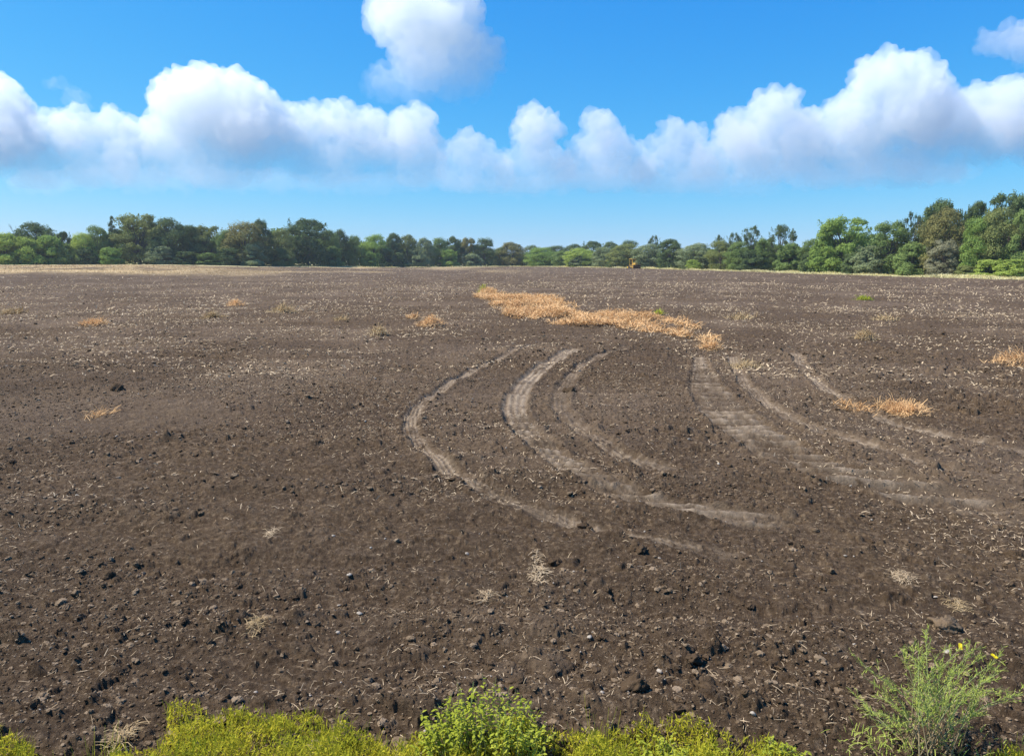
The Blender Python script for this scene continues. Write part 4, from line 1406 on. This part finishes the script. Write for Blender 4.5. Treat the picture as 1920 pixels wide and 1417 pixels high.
def cloud(label, puffs, base_py, density, D=CLOUD_D, seed=0, fluff=1.0, thin=230, stretch=(1, 1, 1), name='cloud'):
    """a heap of puffs fused into one body; the air inside scatters light"""
    rg = np.random.default_rng(seed)
    kp = D / FPX
    V0, T0 = ico(3)
    acc = Acc()
    cx = np.mean([p[0] for p in puffs]); cy = np.mean([p[1] for p in puffs])
    c = np.array(at(cx, cy, D))
    for (px, py, r) in puffs:
        p = np.array(at(px, py, D)) - c
        rad = r * kp
        acc.add(V0 * rad * np.array(stretch) + p + np.array([0, rg.normal(0, 0.35) * rad, 0]), T=T0)
    me = acc.mesh(name)
    o = bpy.data.objects.new(name, me)
    COL.objects.link(o)
    rm = o.modifiers.new('fuse', 'REMESH'); rm.mode = 'VOXEL'; rm.voxel_size = 3.6 * kp
    for k, (sc, st) in enumerate(((30, 36), (15, 30), (7.0, 13.0))):
        tx = bpy.data.textures.new('billow', 'CLOUDS'); tx.noise_scale = sc * kp; tx.noise_depth = 2; tx.noise_basis = 'ORIGINAL_PERLIN'
        ds = o.modifiers.new('billow', 'DISPLACE'); ds.texture = tx; ds.strength = st * kp * fluff; ds.mid_level = 0.5; ds.texture_coords = 'LOCAL'
    rm = o.modifiers.new('fuse', 'REMESH'); rm.mode = 'VOXEL'; rm.voxel_size = 2.6 * kp
    o.location = c
    bpy.context.view_layer.update()
    dg = bpy.context.evaluated_depsgraph_get()
    m2 = bpy.data.meshes.new_from_object(o.evaluated_get(dg))
    o.modifiers.clear()
    o.data = m2
    n = len(m2.vertices)
    co = np.empty(n * 3, np.float32); m2.vertices.foreach_get('co', co); co = co.reshape(-1, 3)
    ed = np.empty(len(m2.edges) * 2, np.int32); m2.edges.foreach_get('vertices', ed); ed = ed.reshape(-1, 2)
    part = np.arange(n)
    while True:                                     # spread the lowest number through each connected body
        old = part.copy()
        np.minimum.at(part, ed[:, 0], part[ed[:, 1]]); np.minimum.at(part, ed[:, 1], part[ed[:, 0]])
        part = part[part]
        if (part == old).all():
            break
    size = np.bincount(part, minlength=n)
    keep = size[part] > 0.08 * n
    if base_py is not None:
        zb = at(cx, base_py, D)[2] - c[2]
        low = co[:, 2] < zb
        co[low, 2] = zb + (co[low, 2] - zb) * 0.18
    pv = np.empty(len(m2.loops), np.int32); m2.loops.foreach_get('vertex_index', pv)
    pv = pv.reshape(-1, 4); pv = pv[keep[pv].all(1)]
    new = np.cumsum(keep) - 1
    m2 = make_mesh(name, co[keep], new[pv], np.zeros((0, 3), np.int64), smooth=True)
    o.data = m2
    m2.materials.clear()
    if base_py is not None:
        m2.materials.append(mat_volume('cloud_vapour', density / kp, zb - 8 * kp, zb + thin * kp, 0.08))
    else:
        m2.materials.append(mat_volume('cloud_vapour', density / kp))
    tag(o, label, 'cloud', 'white clouds in the sky')
    return o


def row(x0, x1, y, r, step, jit, seed):
    rg = random.Random(seed)
    out = []
    x = x0
    while x <= x1:
        out.append((x, y + rg.uniform(-jit, jit), r * rg.uniform(.8, 1.15)))
        x += step
    return out


DENS = 0.036
cloud('long white cumulus bank on the left with a tall double topped tower',
      [(-70, 215, 75), (-20, 205, 62), (10, 250, 60), (40, 275, 50), (-60, 280, 60), (95, 250, 44), (150, 252, 48), (205, 248, 46), (250, 262, 42), (300, 285, 45), (345, 200, 62), (350, 165, 40),
       (395, 175, 48), (455, 180, 45), (490, 205, 42), (420, 225, 70), (515, 235, 48), (330, 265, 60), (480, 260, 60), (550, 255, 48), (595, 238, 44), (640, 240, 46), (690, 245, 46),
       (735, 258, 46), (785, 250, 44), (800, 280, 34), (740, 290, 45)] + row(70, 820, 305, 44, 45, 8, 2), 352, DENS, seed=1)
cloud('small round white cloud between the long left bank and the narrow tower',
      [(876, 282, 40), (845, 300, 26), (905, 292, 28), (930, 305, 26), (880, 325, 40), (930, 330, 38), (845, 330, 34)], 360, DENS, seed=2, D=5300)
cloud('narrow white cloud tower right of centre with a broken top',
      [(997, 222, 30), (975, 240, 22), (1030, 232, 24), (1040, 250, 20), (1005, 262, 40), (1000, 300, 44), (1040, 318, 40), (965, 325, 38), (1000, 335, 36)], 362, DENS, seed=3, D=5300)
cloud('round topped white cloud right of the narrow tower',
      [(1125, 248, 38), (1110, 285, 42), (1150, 280, 42), (1185, 290, 32), (1075, 305, 28), (1200, 318, 38), (1120, 325, 42), (1065, 325, 36), (1165, 330, 38)], 362, DENS, seed=4, D=5400)
cloud('small blocky white cloud left of the great right bank',
      [(1262, 262, 36), (1292, 262, 30), (1235, 282, 32), (1275, 300, 42), (1305, 308, 38), (1225, 322, 40), (1275, 330, 36), (1320, 330, 36)], 362, DENS, seed=5, D=5400)
cloud('great white cumulus bank on the right rising in steps',
      [(1335, 305, 34), (1385, 235, 36), (1365, 275, 44), (1440, 215, 44), (1475, 195, 32), (1430, 270, 60), (1500, 240, 46), (1530, 265, 60), (1580, 225, 46), (1620, 205, 44), (1640, 155, 46),
       (1668, 138, 40), (1715, 145, 40), (1745, 165, 40), (1700, 210, 70), (1630, 260, 65), (1780, 220, 55), (1840, 200, 46), (1885, 195, 46), (1940, 200, 55), (1850, 255, 55), (1930, 260, 55), (1760, 280, 45)]
      + row(1330, 1800, 308, 42, 45, 8, 3), 352, DENS, seed=6, D=5200)
cloud('big white cloud cut by the top of the photo, above the left bank',
      [(745, -20, 55), (718, 15, 36), (710, 45, 26), (765, 45, 62), (820, 10, 50), (865, 20, 42), (850, 75, 58), (790, 100, 62), (885, 80, 34), (900, 115, 42), (850, 135, 52), (780, 145, 48), (730, 158, 36), (705, 162, 24), (890, 150, 36),
       (800, -40, 55), (860, -20, 45), (920, 140, 20), (830, 60, 50), (910, 100, 30)], 196, DENS * 0.55, seed=7, D=4200, thin=170)
cloud('faint soft white cloud at the upper right edge',
      [(1880, 85, 30), (1925, 85, 42), (1980, 80, 50), (1850, 80, 22)], 140, DENS * 1.3, seed=8, D=4200)
cloud('faint thin wisp of cloud above the left bank',
      [(118, 160, 14), (138, 175, 18), (150, 195, 16), (95, 152, 10)], None, DENS * 0.10, seed=9, D=5000, fluff=1.3)
cloud('low pale hazy cloud layer lying under the white banks',
      row(90, 520, 338, 24, 60, 9, 6) + row(600, 1000, 346, 21, 55, 8, 16) + row(1040, 1420, 340, 24, 60, 10, 26) + row(1480, 1800, 326, 22, 60, 10, 36),
      384, DENS * 0.10, seed=10, D=5800, fluff=1.0, thin=60, stretch=(2.6, 2.0, 0.9))

# ----------------------------------------------------------------------- air
def build_haze():
    a = Acc(); a.add(*box((0, 0, 11.0), (8400, 8400, 25.0)))
    m, n, l = nt('summer_haze')
    out = n.new('ShaderNodeOutputMaterial'); v = n.new('ShaderNodeVolumePrincipled')
    v.inputs['Color'].default_value = (0.80, 0.90, 1.0, 1)
    v.inputs['Density'].default_value = HAZE
    v.inputs['Anisotropy'].default_value = 0.2
    l.new(v.outputs[0], out.inputs['Volume'])
    tag(link('haze', a.mesh('haze', m)), 'thin summer haze over the field and the treeline', kind='stuff')


HAZE = 0.0002
build_haze()

# ------------------------------------------------------------ sun, sky, look
SUN_AZ = R(-86)        # from straight ahead towards the left
SUN_EL = R(54)
sv = Vector((math.sin(SUN_AZ) * math.cos(SUN_EL), math.cos(SUN_AZ) * math.cos(SUN_EL), math.sin(SUN_EL)))
sd = bpy.data.lights.new('sun', 'SUN'); sd.energy = 5.0; sd.angle = R(0.53); sd.color = (1.0, 0.955, 0.89)
so = bpy.data.objects.new('sun', sd); COL.objects.link(so)
so.rotation_euler = (-sv).to_track_quat('-Z', 'Y').to_euler()

SKY_CURVE = ((0.090, 1.66), (0.72, 0.80), (2.70, 0.30))
w = bpy.data.worlds.new('World'); scene.world = w
w.use_nodes = True
wn = w.node_tree.nodes; wl = w.node_tree.links
wn.clear()
out = wn.new('ShaderNodeOutputWorld'); bg = wn.new('ShaderNodeBackground'); sky = wn.new('ShaderNodeTexSky')
sky.sky_type = 'NISHITA'; sky.sun_disc = False
sky.sun_elevation = SUN_EL; sky.sun_rotation = SUN_AZ
sky.altitude = 0; sky.air_density = 1.0; sky.dust_density = 0.3; sky.ozone_density = 2.0
# the deep clear blue of a dry summer sky: a power curve per channel
sp = wn.new('ShaderNodeSeparateColor'); cb = wn.new('ShaderNodeCombineColor')
wl.new(sky.outputs[0], sp.inputs[0])
for ch, (gain, power) in enumerate(SKY_CURVE):
    pw = wn.new('ShaderNodeMath'); pw.operation = 'POWER'; pw.inputs[1].default_value = power
    mu = wn.new('ShaderNodeMath'); mu.operation = 'MULTIPLY'; mu.inputs[1].default_value = gain
    wl.new(sp.outputs[ch], pw.inputs[0]); wl.new(pw.outputs[0], mu.inputs[0]); wl.new(mu.outputs[0], cb.inputs[ch])
wl.new(cb.outputs[0], bg.inputs[0])
bg.inputs[1].default_value = 0.14
wl.new(bg.outputs[0], out.inputs[0])

scene.view_settings.view_transform = 'Standard'
scene.view_settings.look = 'None'
scene.view_settings.gamma = 1.0
scene.view_settings.exposure = 0.58
scene.render.engine = 'CYCLES'
cy = scene.cycles
cy.use_denoising = True
cy.max_bounces = 64
cy.diffuse_bounces = 3; cy.glossy_bounces = 2; cy.transmission_bounces = 4
cy.volume_bounces = 64
cy.volume_step_rate = 0.6
cy.transparent_max_bounces = 16
cy.sample_clamp_indirect = 4.0
